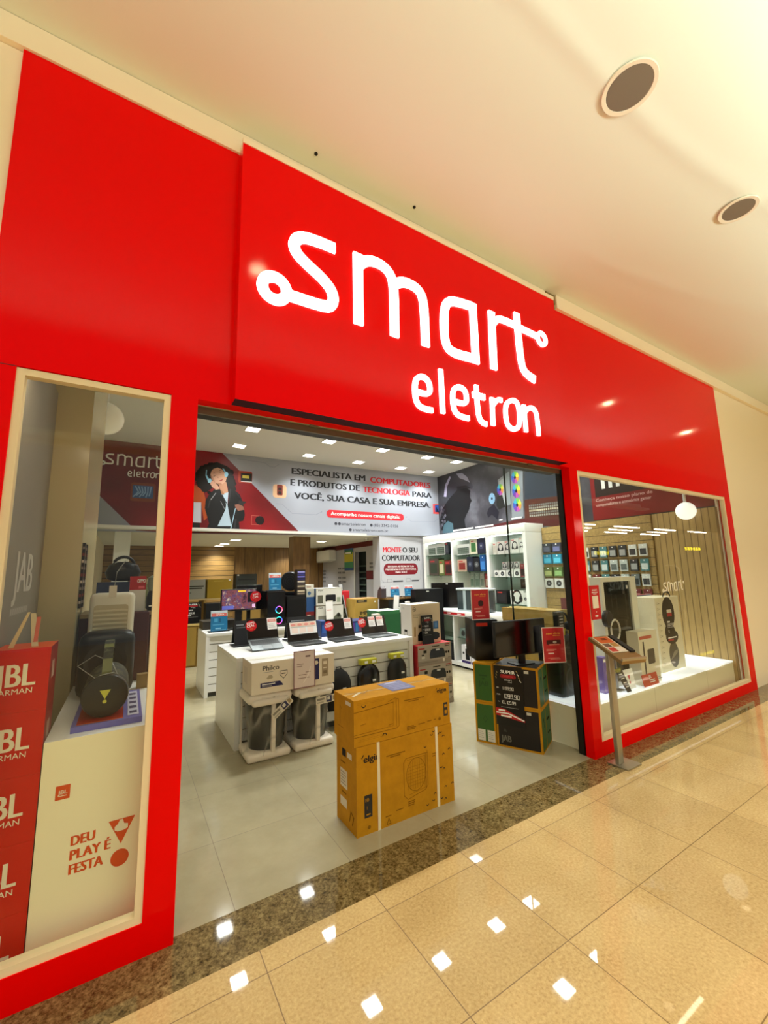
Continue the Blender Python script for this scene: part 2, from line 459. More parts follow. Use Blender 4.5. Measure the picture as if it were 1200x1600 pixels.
SIGN['tc'] = [(2.74, 3.864), (3.145, 3.843)]; SIGN['r2'] = [(2.543, 3.758), (2.622, 3.862), (2.77, 3.862)]; SIGN['rr2'] = [(2.491, 3.029), (2.55, 3.096), (2.605, 3.096)]
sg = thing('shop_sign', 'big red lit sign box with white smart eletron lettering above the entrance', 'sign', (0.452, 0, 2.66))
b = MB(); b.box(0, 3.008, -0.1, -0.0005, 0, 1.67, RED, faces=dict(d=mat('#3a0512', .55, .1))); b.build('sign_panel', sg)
sf = Fr((-0.452, -0.1, -2.66), (1, 0, 0), (0, 0, 1))
def letter(*ops):
    b = MB()
    for op in ops: b.stroke(sf, SIGN[op[0]], op[1], 0.0, 0.018, LET, op[2] if len(op) > 2 else False, op[3] if len(op) > 3 else 2)
    return b
def ring3(b, c, r0, r1):
    b.ring(sf, c[0], c[1], r0, r1, LET, 0.018, 36)
    for r in (r0, r1):
        for i in range(36):
            t0, t1 = R(10 * i), R(10 * i + 10)
            b.face([sf.p(c[0] + r * math.cos(t), c[1] + r * math.sin(t), e) for t, e in ((t0, 0), (t1, 0), (t1, .018), (t0, .018))], LET)
W1, W2 = 0.073, 0.040
q = letter(('s', W1)); ring3(q, SIGN['sring'][0], 0.042, 0.108); q.build('letter', sg)
letter(('m1', W1), ('m2', W1), ('m3', W1)).build('letter', sg)
letter(('a', W1), ('a2', W1)).build('letter', sg)
letter(('r1', W1), ('r2', 0.058)).build('letter', sg)
q = letter(('t', W1), ('tc', 0.058)); ring3(q, SIGN['rring'][0], 0.036, 0.078); q.build('letter', sg)
letter(('e', W2)).build('letter', sg); letter(('l', W2)).build('letter', sg); letter(('e2', W2)).build('letter', sg)
letter(('t2', W2), ('t3', 0.05)).build('letter', sg); letter(('rr', W2), ('rr2', W2)).build('letter', sg)
letter(('o', W2, True)).build('letter', sg); letter(('n', W2), ('n2', W2)).build('letter', sg)

# ------------------------------------------------------------------ windows, shutter housing, jambs
FRAME = mat('#f3dfb8', 0.45)
def window(name, x0, x1, z0, z1, fw_):
    wnd = bpy.data.objects.new(name, None); C.objects.link(wnd); wnd.location = ((x0 + x1) / 2, 0, z0); wnd['kind'] = 'structure'
    b = MB(); ox, oz = (x0 + x1) / 2, z0
    for a in ((x0, x1, z0, z0 + fw_), (x0, x1, z1 - fw_, z1), (x0, x0 + fw_, z0 + fw_, z1 - fw_), (x1 - fw_, x1, z0 + fw_, z1 - fw_)):
        b.box(a[0] - ox, a[1] - ox, 0.006, 0.055, a[2] - oz, a[3] - oz, FRAME)
    b.build('window_frame', wnd)
    b = MB(); b.face([(x0 + fw_ - ox, .03, fw_), (x1 - fw_ - ox, .03, fw_), (x1 - fw_ - ox, .03, z1 - z0 - fw_), (x0 + fw_ - ox, .03, z1 - z0 - fw_)], GLASS)
    b.build('glass_pane', wnd)
    return wnd
w1 = window('window_1', -0.493, 0.143, 0.137, 2.655, 0.032)
w2 = window('window_2', 3.743, 7.231, 0.119, 2.646, 0.04)
b = MB()
fr = Fr((5.487 - 5.487, 0.0285, -0.119), (1, 0, 0), (0, 0, 1))
LOGO = mat('#fff8e6', 0.5, 0.2)
lx, lz, lk = 5.215 - 5.487, 1.392, 0.196
for key, wd, cl in (('s', W1, 0), ('m1', W1, 0), ('m2', W1, 0), ('m3', W1, 0), ('a', W1, 0), ('a2', W1, 0), ('r1', W1, 0), ('r2', .07, 0), ('t', W1, 0)):
    b.stroke(fr, [(lx + (x - .6) * lk, lz + (y - 3.35) * lk * 1.0) for x, y in SIGN[key]], wd * lk, 0.0003, 0.0008, LOGO)
for c, r0, r1 in ((SIGN['sring'][0], .03, .11), (SIGN['rring'][0], .02, .08)):
    b.ring(fr, lx + (c[0] - .6) * lk, lz + (c[1] - 3.35) * lk, r0 * lk, r1 * lk, LOGO, .0008)
b.build('window_lettering', w2)
HOUS = mat('#6f6a58', 0.4, 0.4, 0.4)
sh = thing('roller_shutter', 'grey metal roller shutter rail across the top of the entrance', 'shutter', (1.946, 0.16, 2.615))
b = MB(); b.box(-1.66, 1.66, -0.045, 0.06, 0.012, 0.05, mat('#1a1a16', 0.5)); b.box(-1.66, 1.66, -0.06, -0.045, 0.0, 0.05, HOUS)
b.build('shutter_slat', sh)
b = MB(); b.tube([(-1.66, -0.066, 0.052), (1.66, -0.066, 0.052)], 0.013, mat('#aaa590', 0.3, 0.5, 0.6)); b.build('shutter_bar', sh)
for x in (-.95, .2, 1.2):
    b = MB(); b.box(x - .03, x + .03, -0.085, -0.06, 0.03, 0.07, HOUS, 0.006); b.build('bracket', sh)
for nm, xx in (('trim_3', 3.622), ('trim_4', 0.228)):
    b = MB(); b.box(xx, xx + .045, 0.087, 0.16, 0, 2.66, mat('#17130e', 0.5)); b.box(xx + (.0 if xx > 1 else .035), xx + (.01 if xx > 1 else .045), 0.0855, 0.10, 0, 2.62, mat('#8a7468', 0.4, 0.5, 0.5))
    struct(nm, b)

# ------------------------------------------------------------------ the setting: shop
SOFF = mat('#d9d7cd', 0.6)
b = MB(); b.box(-0.8, 7.4, T, 6.9, 4.28, 4.34, SOFF); struct('ceiling_shop', b)
b = MB(); b.box(-0.7, 7.4, T + .001, T + .04, 2.72, 4.279, SOFF); struct('wall_bulkhead', b)
b = MB(); b.box(-6, 12, -3.42, -3.20, 3.22, 3.26, CEIL); b.box(-6, 12, -3.44, -3.42, 3.22, 3.40, CEIL); struct('fill_ledge', b)  # unseen ledge, added only to carry the ceiling fill light
b = MB(); b.box(-0.6, 7.4, 6.44, 11.2, 2.593, 2.65, SOFF); struct('ceiling_mezzanine', b)
LW = mat('#ded6c0', 0.5)
b = MB(); b.box(-0.78, -0.6, T, 11.2, 0, 4.30, LW); struct('wall_left', b)
WOODV = wood_mat('vertical_wood_panel', [(0.25, '#5a4020'), (0.55, '#7b5b31'), (0.8, '#8e6c3e')], 'x', 0.62, 2.5)
WOODH = wood_mat('wood_slat_wall', [(0.25, '#6b5026'), (0.55, '#8b6a38'), (0.8, '#a07c46')], 'z', 0.155, 2.5, '#2e2008', 0.09)
b = MB(); b.box(-0.6, 2.78, 11.0, 11.2, 0, 2.62, WOODH); b.box(2.78, 7.4, 11.04, 11.2, 0, 2.62, WOODV); struct('wall_back', b)
b = MB(); b.box(3.31, 3.737, 7.10, 7.42, 0, 2.5925, WOODV); struct('wall_column', b)
# left display partition
b = MB(); b.box(-0.6, -0.29, 1.2, 2.6, 0, 4.279, mat('#c9b98e', 0.22, 0.6)); struct('wall_partition', b)
# side wall below the mezzanine with the stair opening
SIDE = mat('#a9a8ae', 0.6)
b = MB()
b.box(5.754, 5.88, 6.776, 7.94, 0, 2.592, SIDE); b.box(5.754, 5.88, 8.612, 11.04, 0, 2.592, SIDE); b.box(5.754, 5.88, 7.94, 8.612, 2.315, 2.592, SIDE)
b.box(5.752, 5.754, 6.776, 11.04, 2.444, 2.592, mat('#5a0f16', 0.6))
sw = Fr((5.754, 0.699, -0.491), (0, -1, 0), (0, 0, 1), 1.293)
GREYT = mat('#55565c', 0.7)
for y0, y1, zz in ((7.75, 8.28 - .3, 1.745), (7.7, 8.0, 1.66), (7.68, 8.0, 1.575), (7.78, 8.0, 1.48), (6.55, 7.05, 1.79), (6.62, 7.05, 1.69), (6.56, 7.05, 1.57), (6.5, 7.05, 1.47), (5.1, 5.45, 1.87), (5.05, 5.45, 1.79)):
    n = int((y1 - y0) / .05)
    for i in range(n):
        if i % 5 == 4: continue
        b.rect(sw, -y1 + i * .05, zz, -y1 + i * .05 + .038, zz + .045, GREYT, .001)
b.rect(sw, -5.6, 1.55, -4.95, 1.74, mat('#5d1018', 0.6), .001)
b.box(5.765, 5.95, 7.87, 7.94, 0, 2.35, mat('#dcdcd6', .5)); b.box(5.74, 5.765, 8.612, 8.68, 0, 2.35, mat('#b8b8b4', .4))
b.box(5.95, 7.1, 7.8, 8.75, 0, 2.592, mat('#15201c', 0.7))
for i in range(7): b.box(5.88, 5.95, 7.94, 8.612, .8 + .18 * i, .84 + .18 * i, mat('#3a4a44', .6))
struct('wall_side', b)

# white wall panel MONTE O SEU COMPUTADOR
b = MB(); b.box(5.301, 7.163, 6.427, 6.77, 0, 2.62, mat('#b4b4ba', 0.6))
struct('wall_panel', b)
b = MB(); f = Fr((5.301, 6.4265, -0.491), (1, 0, 0), (0, 0, 1), 1.293)
BLK = mat('#1c1c22', 0.6); REDT = mat('#c8202c', 0.6); WINE = mat('#7a0f1e', 0.5)
b.text(f, 'MONTE', .075, 2.075, .105, REDT, bold=.03, width=.42); b.text(f, 'O SEU', .535, 2.075, .105, BLK, bold=.03, width=.36)
b.text(f, 'COMPUTADOR', .05, 1.915, .105, BLK, bold=.03, width=.9)
b.rrect(f, .08, 1.64, .89, 1.86, .1, WINE)
b.text(f, 'ESCOLHA AS PE\u00c7AS DE SUA', .485, 1.785, .034, WHITE, .002, 'C', .01, .62)
b.text(f, 'PREFER\u00caNCIA E N\u00d3S MONTAMOS', .485, 1.728, .034, WHITE, .002, 'C', .012, .72)
b.text(f, 'PARA VOC\u00ca', .485, 1.672, .034, WHITE, .002, 'C', .012, .27)
LG = mat('#8d8d95', 0.6)
b.line(f, [(.03, 1.70), (.03, 1.55), (.08, 1.50), (.16, 1.50)], .006, LG); b.line(f, [(.95, 1.72), (.95, 1.56), (.90, 1.51), (.86, 1.51)], .006, LG)
for x0, x1 in ((.16, .34), (.6, .72)):
    b.line(f, [(x0, 1.5), (x0, 1.56), (x0 + .1, 1.56), (x0 + .1, 1.5)], .008, LG, closed=True)
    b.rect(f, x0 + .13, 1.50, x1 + .18, 1.53, mat('#4b4b52', .6))
solo('wall_lettering', b, 'MONTE O SEU COMPUTADOR print with wine red pill on the grey wall panel', 'wall lettering')

# ------------------------------------------------------------------ banner over the mezzanine edge
BO = Vector((-0.776, 6.705, -0.491)); BU = Vector((6.15, -0.285, 0)).normalized(); BL_ = 6.154
bf = Fr(BO, BU, (0, 0, 1), 1.293)
BANW = mat('#9ea2ae', 0.38, 0.45)
def banner_red():
    m, nt, b = nodes('banner_wine_red')
    g = N(nt, 'ShaderNodeTexCoord')
    nt.links.new(ramp(nt, noise(nt, g.outputs['Object'], 0.8, 2, .5), [(0.35, '#5c0a12'), (0.65, '#861119')]), b.inputs['Base Color'])
    b.inputs['Roughness'].default_value = .38
    return m
BRED = banner_red()
bn = MB()
bn.prism(bf, [(0, 2.36), (1.45, 2.35), (3.10, 2.37), (BL_, 2.43), (BL_, 3.69), (0, 3.69)], -0.06, 0.0, BANW)
struct('wall_banner', bn)
banner = thing('printed_banner', 'wide printed banner ESPECIALISTA EM COMPUTADORES with a woman wearing blue headphones', 'banner', (0, 0, 0))
bn = MB()
WOM = {'hair': [(1.738, 3.488), (1.843, 3.489), (1.924, 3.433), (1.981, 3.323), (1.998, 3.21), (2.041, 3.098), (1.977, 3.008), (1.922, 3.089), (1.879, 3.199), (1.688, 3.098), (1.565, 3.005), (1.487, 3.075), (1.452, 3.176), (1.454, 3.286), (1.5, 3.375), (1.586, 3.44), (1.662, 3.469)], 'face': [(1.677, 3.407), (1.74, 3.435), (1.806, 3.413), (1.854, 3.354), (1.883, 3.278), (1.871, 3.22), (1.821, 3.166), (1.776, 3.155), (1.711, 3.177), (1.657, 3.236), (1.636, 3.304), (1.646, 3.362)], 'neck': [(1.762, 3.168), (1.878, 3.213), (1.917, 3.032), (1.899, 2.974), (1.82, 2.996), (1.791, 3.078)], 'jacket': [(1.726, 3.094), (1.791, 3.078), (1.82, 2.996), (1.916, 2.834), (1.923, 3.032), (1.907, 3.13), (2.015, 3.082), (2.097, 3.016), (2.155, 2.877), (2.188, 2.679), (2.163, 2.579), (2.097, 2.562), (2.115, 2.387), (1.589, 2.372), (1.646, 2.516), (1.574, 2.758), (1.582, 2.882), (1.628, 2.982)], 'shirt': [(1.813, 3.003), (1.917, 3.039), (1.91, 2.834), (1.98, 2.487), (1.773, 2.48), (1.88, 2.748), (1.89, 2.832)], 'hand': [(1.628, 3.177), (1.671, 3.216), (1.75, 3.146), (1.785, 3.085), (1.727, 3.066), (1.668, 3.111)], 'hand2': [(2.022, 2.84), (2.088, 2.859), (2.157, 2.82), (2.172, 2.764), (2.078, 2.742), (2.037, 2.792)], 'phone': [(2.087, 2.916), (2.155, 2.906), (2.209, 2.902), (2.143, 2.833), (2.082, 2.851)], 'band': [(1.569, 3.382), (1.584, 3.383), (1.581, 3.299), (1.619, 3.232), (1.597, 3.214), (1.564, 3.283)], 'band2': [(1.812, 3.428), (1.839, 3.424), (1.89, 3.343), (1.886, 3.297), (1.865, 3.298), (1.847, 3.368)], 'cup': [(1.594, 3.23), (1.638, 3.248), (1.661, 3.215), (1.64, 3.171), (1.606, 3.178)], 'eye1': [(1.668, 3.286), (1.697, 3.282), (1.725, 3.307), (1.696, 3.293)], 'eye2': [(1.759, 3.347), (1.788, 3.359), (1.807, 3.381), (1.786, 3.367)], 'mouth': [(1.763, 3.22), (1.806, 3.218), (1.84, 3.253), (1.801, 3.239)], 'nose': [(1.731, 3.328), (1.748, 3.273), (1.774, 3.278), (1.753, 3.262), (1.737, 3.266)], 'seam': [(1.632, 2.872), (1.723, 3.017), (1.733, 3.012), (1.643, 2.864)], 'seam2': [(1.798, 2.883), (1.87, 2.747), (1.88, 2.752), (1.808, 2.886)], 'cable': [(2.03, 2.784), (1.956, 2.39), (1.969, 2.39), (2.041, 2.782)], 'belt': [(1.773, 2.48), (1.98, 2.487), (1.996, 2.384), (1.751, 2.377)], 'orange': [(1.399, 3.116), (1.474, 3.108), (1.546, 3.018), (1.567, 2.95), (1.625, 2.734), (1.629, 2.625), (1.569, 2.554), (1.521, 2.837), (1.411, 2.844)], 'laptop': [(1.411, 2.844), (1.519, 2.848), (1.531, 2.525), (1.416, 2.528)], 'dark': [(1.417, 2.521), (1.509, 2.518), (1.521, 2.377), (1.418, 2.374)]}
bn.poly(bf, [(0, 3.12), (.12, 2.93), (.66, 2.375), (1.3, 2.355), (3.15, 2.385), (1.80, 3.69), (0, 3.69)], BRED, .001)
bn.build('wine_red_field', banner); bn = MB()
FLAT = {'hair': '#15100e', 'face': '#c99a80', 'neck': '#b58468', 'jacket': '#131214', 'shirt': '#a9bccb', 'hand': '#c89880', 'hand2': '#8a5b4c', 'phone': '#2b2728', 'band': '#7fb8d6', 'band2': '#7fb8d6', 'cup': '#8fc4de',
        'eye1': '#2e1b14', 'eye2': '#2e1b14', 'mouth': '#9c3f3c', 'nose': '#a87460', 'seam': '#8d8d92', 'seam2': '#6d6d72', 'cable': '#9fc0d4', 'belt': '#0e0d0f', 'orange': '#a8481a', 'laptop': '#b9bac2', 'dark': '#120c0c'}
for i, k in enumerate(['orange', 'laptop', 'dark', 'hair', 'neck', 'jacket', 'shirt', 'belt', 'face', 'hand', 'hand2', 'phone', 'band', 'band2', 'cup', 'eye1', 'eye2', 'mouth', 'nose', 'seam', 'seam2', 'cable']):
    bn.poly(bf, WOM[k], mat(FLAT[k], .5), .0016 + i * .0003)
for pts, cc in (([(1.636, 3.304), (1.657, 3.236), (1.711, 3.177), (1.70, 3.22), (1.672, 3.28)], '#b07c62'), ([(1.711, 3.177), (1.776, 3.155), (1.821, 3.166), (1.80, 3.18), (1.75, 3.185)], '#b07c62'), ([(1.66, 3.325), (1.69, 3.335), (1.725, 3.335), (1.69, 3.345)], '#3a241c'), ([(1.755, 3.372), (1.79, 3.392), (1.81, 3.398), (1.785, 3.402)], '#3a241c'),
        ([(1.80, 3.0), (1.83, 2.99), (1.90, 2.86), (1.885, 2.85)], '#2c2b2f'), ([(1.935, 3.10), (1.96, 3.09), (1.945, 2.90), (1.925, 2.86)], '#2c2b2f'), ([(2.02, 3.05), (2.08, 3.02), (2.14, 2.88), (2.10, 2.95)], '#26252a'), ([(1.64, 2.9), (1.66, 2.9), (1.63, 2.76), (1.61, 2.76)], '#2c2b2f'), ([(1.79, 3.078), (1.83, 3.05), (1.86, 3.0), (1.82, 2.996)], '#a0704f'), ([(2.03, 2.61), (2.06, 2.61), (2.04, 2.45), (2.02, 2.45)], '#2c2b2f')):
    bn.poly(bf, pts, mat(cc, .5), .0085)
bn.disc(bf, 1.875, 3.335, .03, mat('#8fc4de', .5), .009, .045)
# curls give the hair its soft outline
for i in range(60):
    t = i / 60 * 6.283
    bn.disc(bf, 1.725 + .27 * math.cos(t) + random.uniform(-.02, .02), 3.25 + .235 * math.sin(t) + random.uniform(-.02, .02), random.uniform(.02, .045), mat('#15100e', .5), .0022, n=10)
bn.build('woman_picture', banner); bn = MB()
bn.rrect(bf, 2.065, 3.215, 2.29, 3.42, .03, mat('#9b3a2a', .5), .002); bn.rect(bf, 2.105, 3.245, 2.285, 3.385, mat('#20211f', .5), .003); bn.rect(bf, 2.13, 3.30, 2.24, 3.35, mat('#c9b44a', .5), .004)
bn.rect(bf, 2.11, 3.235, 2.29, 3.248, mat('#d0d0d0', .5), .004)
bn.build('product_icon', banner); bn = MB()
bn.rrect(bf, 2.64, 3.005, 2.875, 3.24, .05, mat('#e0b48e', .5), .002); bn.rrect(bf, 2.71, 3.05, 2.81, 3.235, .02, mat('#7a2a20', .5), .003)
bn.disc(bf, 2.76, 3.16, .028, mat('#2a1210', .5), .004); bn.disc(bf, 2.76, 3.095, .03, mat('#2a1210', .5), .004)
bn.build('product_icon', banner); bn = MB()
bn.ring(bf, 2.37, 2.60, .10, .11, mat('#b96a5c', .5), .002, 4, 45, 405); bn.disc(bf, 2.43, 2.60, .075, mat('#1a0c0c', .5), .003)
bn.build('product_icon', banner); bn = MB()
bn.rect(bf, 6.0, 2.89, BL_ - .002, 3.10, mat('#d04a4a', .5), .002); bn.rect(bf, 6.05, 2.93, BL_ - .002, 3.08, mat('#2a52a0', .5), .003); bn.poly(bf, [(6.08, 2.93), (6.15, 2.93), (6.08, 3.06)], mat('#141c3a', .5), .004)
bn.build('product_icon', banner); bn = MB()
BT = dict(bold=.042)
bn.text(bf, 'ESPECIALISTA EM', 2.97, 3.452, .112, BLK, .002, width=1.44, **BT); bn.build('headline', banner); bn = MB(); bn.text(bf, 'COMPUTADORES', 4.53, 3.437, .112, REDT, .002, width=1.42, **BT)
bn.build('headline', banner); bn = MB()
bn.text(bf, 'E PRODUTOS DE', 2.95, 3.245, .114, BLK, .002, width=1.34, **BT); bn.build('headline', banner); bn = MB(); bn.text(bf, 'TECNOLOGIA', 4.37, 3.232, .112, REDT, .002, width=1.06, **BT); bn.build('headline', banner); bn = MB(); bn.text(bf, 'PARA', 5.50, 3.222, .112, BLK, .002, width=.47, **BT)
bn.build('headline', banner); bn = MB()
bn.text(bf, 'VOC\u00ca, SUA CASA E SUA EMPRESA.', 3.02, 3.012, .114, BLK, .002, width=2.91, **BT)
bn.build('headline', banner); bn = MB()
bn.rrect(bf, 3.62, 2.705, 5.27, 2.848, .065, REDT, .002)
bn.text(bf, 'Acompanhe nossos canais digitais:', 3.70, 2.75, .066, WHITE, .003, width=1.48, bold=.012)
bn.build('red_pill', banner); bn = MB()
GT = mat('#3b3b44', .6)
for xx in (3.80, 3.87): bn.disc(bf, xx, 2.597, .028, GT, .002)
bn.text(bf, 'smarteletron', 3.91, 2.575, .056, GT, .002, width=.50, bold=.004)
bn.build('contact_line', banner); bn = MB(); bn.disc(bf, 4.53, 2.594, .028, GT, .002); bn.text(bf, '(85) 3342-0156', 4.58, 2.572, .054, GT, .002, width=.55, bold=.004)
bn.build('contact_line', banner); bn = MB(); bn.disc(bf, 4.09, 2.492, .028, GT, .002); bn.text(bf, 'smarteletron.com.br', 4.14, 2.47, .054, GT, .002, width=.76, bold=.004)
bn.build('contact_line', banner); bn = MB()
LG2 = mat('#8f93a0', .6)
bn.line(bf, [(2.70, 2.90), (2.80, 2.90), (2.98, 2.745), (3.42, 2.745), (3.52, 2.80)], .008, LG2); bn.disc(bf, 3.52, 2.80, .014, LG2, .002)
bn.build('trace_line', banner); bn = MB(); bn.disc(bf, 5.33, 2.79, .014, LG2, .002); bn.line(bf, [(5.38, 2.75), (5.45, 2.70), (6.02, 2.72), (6.13, 2.80)], .008, LG2)
bn.build('trace_line', banner); bn = MB(); bn.line(bf, [(2.05, 3.62), (2.5, 3.60), (2.58, 3.54), (2.66, 3.54), (2.74, 3.60)], .008, mat('#8a8e9a', .6))
bn.build('trace_line', banner); bn = MB()
# the second shop logo seen through the left window
k = .305
for key, wd in (('s', W1), ('m1', W1), ('m2', W1), ('m3', W1), ('a', W1), ('a2', W1), ('r1', W1), ('r2', .07), ('tc', .06), ('t', W1), ('e', W2), ('l', W2), ('e2', W2), ('t2', W2), ('t3', .05), ('rr', W2), ('rr2', W2), ('o', W2), ('n', W2), ('n2', W2)):
    bn.stroke(bf, [(.17 + (x - .57) * k, 3.33 + (y - 3.36) * k) for x, y in SIGN[key]], wd * k, .002, .004, WHITE, key == 'o')
    for kk, c, r0, r1 in (('s', SIGN['sring'][0], .03, .11), ('t', SIGN['rring'][0], .02, .08)):
        if key == kk: bn.ring(bf, .17 + (c[0] - .57) * k, 3.33 + (c[1] - 3.36) * k, r0 * k, r1 * k, WHITE, .004)
    if key in ('s', 'm3', 'a2', 'r2', 't', 'e', 'l', 'e2', 't3', 'rr2', 'o', 'n2'): bn.build('logo_letter', banner); bn = MB()
bn.rrect(bf, .56, 2.81, .88, 3.09, .03, mat('#7a3a22', .5), .002); bn.rect(bf, .585, 2.86, .85, 3.05, mat('#3d5f96', .5), .003)
for i in range(6): bn.line(bf, [(.60 + .04 * i, 2.88 + .02 * (i % 2)), (.66 + .03 * i, 2.95), (.62 + .04 * i, 3.03)], .016, mat('#8fb0dc', .5), .004)
bn.build('blue_picture', banner)

# ------------------------------------------------------------------ right wall with its printed mural
def mural_mat():
    m, nt, b = nodes('mural_print')
    g = N(nt, 'ShaderNodeNewGeometry')
    n1 = noise(nt, g.outputs['Position'], 1.3, 4, .6)
    nt.links.new(ramp(nt, n1, [(.3, '#26262c'), (.5, '#3b3b42'), (.72, '#62636c')]), b.inputs['Base Color'])
    b.inputs['Roughness'].default_value = .35
    return m
mu = MB()
mu.box(7.163, 7.35, T, 6.9, 0, 4.29, WHITE)
mf = Fr((7.163, 0.699, -0.491), (0, -1, 0), (0, 0, 1), 1.293)
struct('wall_right', mu)
mural = thing('printed_mural', 'dark printed mural of a helmeted head, computer case and keyboard above the lit shelving', 'mural', (0, 0, 0))
mu = MB(); mu.rect(mf, -4.36, 2.32, 0.46, 3.69, mural_mat(), .001); mu.build('background_print', mural)
mus = {'a': MB(), 'b': MB(), 'c': MB()}
MUR = {'helmet': [(4.185, 3.222),(4.126, 3.471),(3.972, 3.63),(3.771, 3.68),(3.585, 3.625),(3.428, 3.513),(3.35, 3.369),(3.297, 3.283),(3.325, 3.234),(3.481, 3.293),(3.76, 3.294),(3.984, 3.175)], 'head': [(3.984, 3.18),(3.759, 3.307),(3.481, 3.293),(3.38, 3.211),(3.406, 3.102),(3.356, 3.014),(3.41, 2.953),(3.439, 2.857),(3.521, 2.768),(3.589, 2.676),(3.558, 2.509),(4.294, 2.532),(4.321, 2.765),(4.221, 2.997)], 'visor': [(3.755, 3.372),(3.495, 3.342),(3.318, 3.242),(3.481, 3.288),(3.76, 3.294)], 'rim': [(4.172, 3.234),(4.114, 3.469),(3.965, 3.623),(3.914, 3.604),(4.047, 3.428),(4.091, 3.214)], 'shine': [(3.755, 3.636),(3.586, 3.612),(3.447, 3.504),(3.378, 3.375),(3.523, 3.456),(3.667, 3.525)], 'collar': [(4.306, 2.982),(4.049, 3.105),(4.039, 2.97),(4.238, 2.755),(4.324, 2.711)], 'glove': [(4.252, 2.541),(4.204, 2.644),(4.077, 2.709),(3.924, 2.638),(3.917, 2.456),(4.257, 2.475)], 'case': [(2.671, 3.279),(2.397, 3.382),(2.414, 2.798),(2.648, 2.766)], 'case2': [(2.643, 3.246),(2.52, 3.294),(2.53, 2.839),(2.634, 2.821)], 'pillar': [(2.366, 3.409),(2.215, 3.385),(2.113, 3.318),(2.169, 2.555),(2.412, 2.565)], 'robot': [(2.927, 2.806),(2.797, 2.858),(2.689, 2.703),(2.73, 2.57),(2.859, 2.679),(2.957, 2.633),(2.981, 2.72)], 'mb': [(2.711, 2.983),(2.59, 2.997),(2.536, 2.772),(2.685, 2.748),(2.739, 2.825)], 'blue': [(2.074, 3.309),(1.462, 3.099),(1.477, 2.762),(2.117, 2.838)], 'red': [(2.712, 2.5),(2.145, 2.524),(1.467, 2.416),(1.47, 2.289),(2.152, 2.446),(3.115, 2.462)], 'kb': [(2.086, 2.747),(1.483, 2.749),(1.485, 2.496),(2.014, 2.546)], 'kbbg': [(2.118, 2.828),(1.475, 2.782),(1.471, 2.416),(2.145, 2.52)]}
MC = dict(blue='#2a3240', kbbg='#4a231a', red='#4a1416', collar='#5c5c66', head='#050507', helmet='#30303a', rim='#a8a4c0', shine='#8a8a9c', visor='#1a1a20', glove='#3f5a66', pillar='#7d8088', case='#888f94', case2='#a6adb0', mb='#1c1f1c', robot='#141420')
for i, kk in enumerate(['blue', 'kbbg', 'red', 'collar', 'head', 'helmet', 'rim', 'shine', 'visor', 'glove', 'pillar', 'case', 'case2', 'mb', 'robot']):
    mu = mus['c' if kk in ('blue', 'kbbg', 'red') else 'b' if kk in ('pillar', 'case', 'case2', 'mb', 'robot') else 'a']
    mu.poly(mf, [(max(-y, -4.355), z) for y, z in MUR[kk]], mat(MC[kk], .4), .002 + i * .0003)
mu = mus['a']
for i in range(14): mu.disc(mf, -4.27 + .03 * (i % 4) + random.uniform(-.03, .03), 2.62 + .03 * i, .035, mat(['#4a4a55', '#62626e', '#33333c'][i % 3], .4), .0075, n=8)
mu = mus['b']
RAIN = ['#cfcf3a', '#6fb04a', '#3a9ab8', '#3a50b0', '#6a3a9a', '#a8489a', '#c88a3a']
for (yy, zz), rr in zip([(2.283, 3.244), (2.276, 3.008), (2.278, 2.766), (2.626, 3.096), (2.835, 2.969)], (.105, .115, .115, .10, .10)):
    for i in range(14):
        mu.disc(mf, -yy, zz, rr * .75, mat(RAIN[i // 2] if rr != .10 or zz > 3 else '#7fa8c8', .4), .0078, rr, 4, i * 360 / 14, (i + 1) * 360 / 14)
    mu.ring(mf, -yy, zz, rr * .9, rr, mat('#c9c4d8', .4), .0082, ky=1.0) if False else None
    mu.disc(mf, -yy, zz, rr * .2, mat('#14142a', .4), .0085, rr * .26)
mu = mus['c']
for r_ in range(5):
    for c_ in range(14):
        y0 = 2.04 - c_ * .039; z0 = 2.53 + r_ * .042 - c_ * .002
        mu.rect(mf, -y0, z0, -y0 + .028, z0 + .030, mat(['#8c8a80', '#b0a890', '#6c6a66'][(r_ * 5 + c_ * 3) % 3], .5), .0075)
mu.rect(mf, -3.93, 2.475, -3.35, 2.505, WHITE, .006); mu.rect(mf, -3.30, 2.475, -2.84, 2.503, WHITE, .006); mu.rect(mf, -2.70, 2.545, -2.62, 2.57, WHITE, .006); mu.rect(mf, -2.42, 2.535, -2.2, 2.56, WHITE, .006)
mus['a'].build('helmet_picture', mural); mus['b'].build('computer_picture', mural); mus['c'].build('keyboard_picture', mural)
SLAT = wood_mat('shop_slat_wall', [(.25, '#8a7040'), (.6, '#a88a52'), (.8, '#b89a60')], 'z', .14, 2.0, '#4a3818', .07)
b = MB(); b.box(7.072, 7.161, 0.95, 3.01, 0, 2.51, SLAT); struct('wall_right_slats', b)
RIB = wood_mat('ribbed_display_back', [(.25, '#a08450'), (.6, '#b89a62'), (.8, '#c4a870')], 'y', .085, 1.5, '#7a6238', .14)
b = MB(); b.box(7.10, 7.162, T, 0.95, 0, 2.51, RIB); struct('wall_display', b)
b = MB(); b.rect(mf, -.96, 2.34, .46, 3.69, mat('#7a1418', .4), .0095)
b.rect(mf, -.9, 2.66, -.2, 3.3, mat('#241a1a', .4), .0105)
for i, y0 in enumerate((.80, .70, .60)): b.rect(mf, -y0, 2.76, -y0 + .05, 2.98, WHITE, .0115)
b.rect(mf, -.48, 2.90, -.42, 2.95, WHITE, .0115)
PK = mat('#d9b0a8', .6)
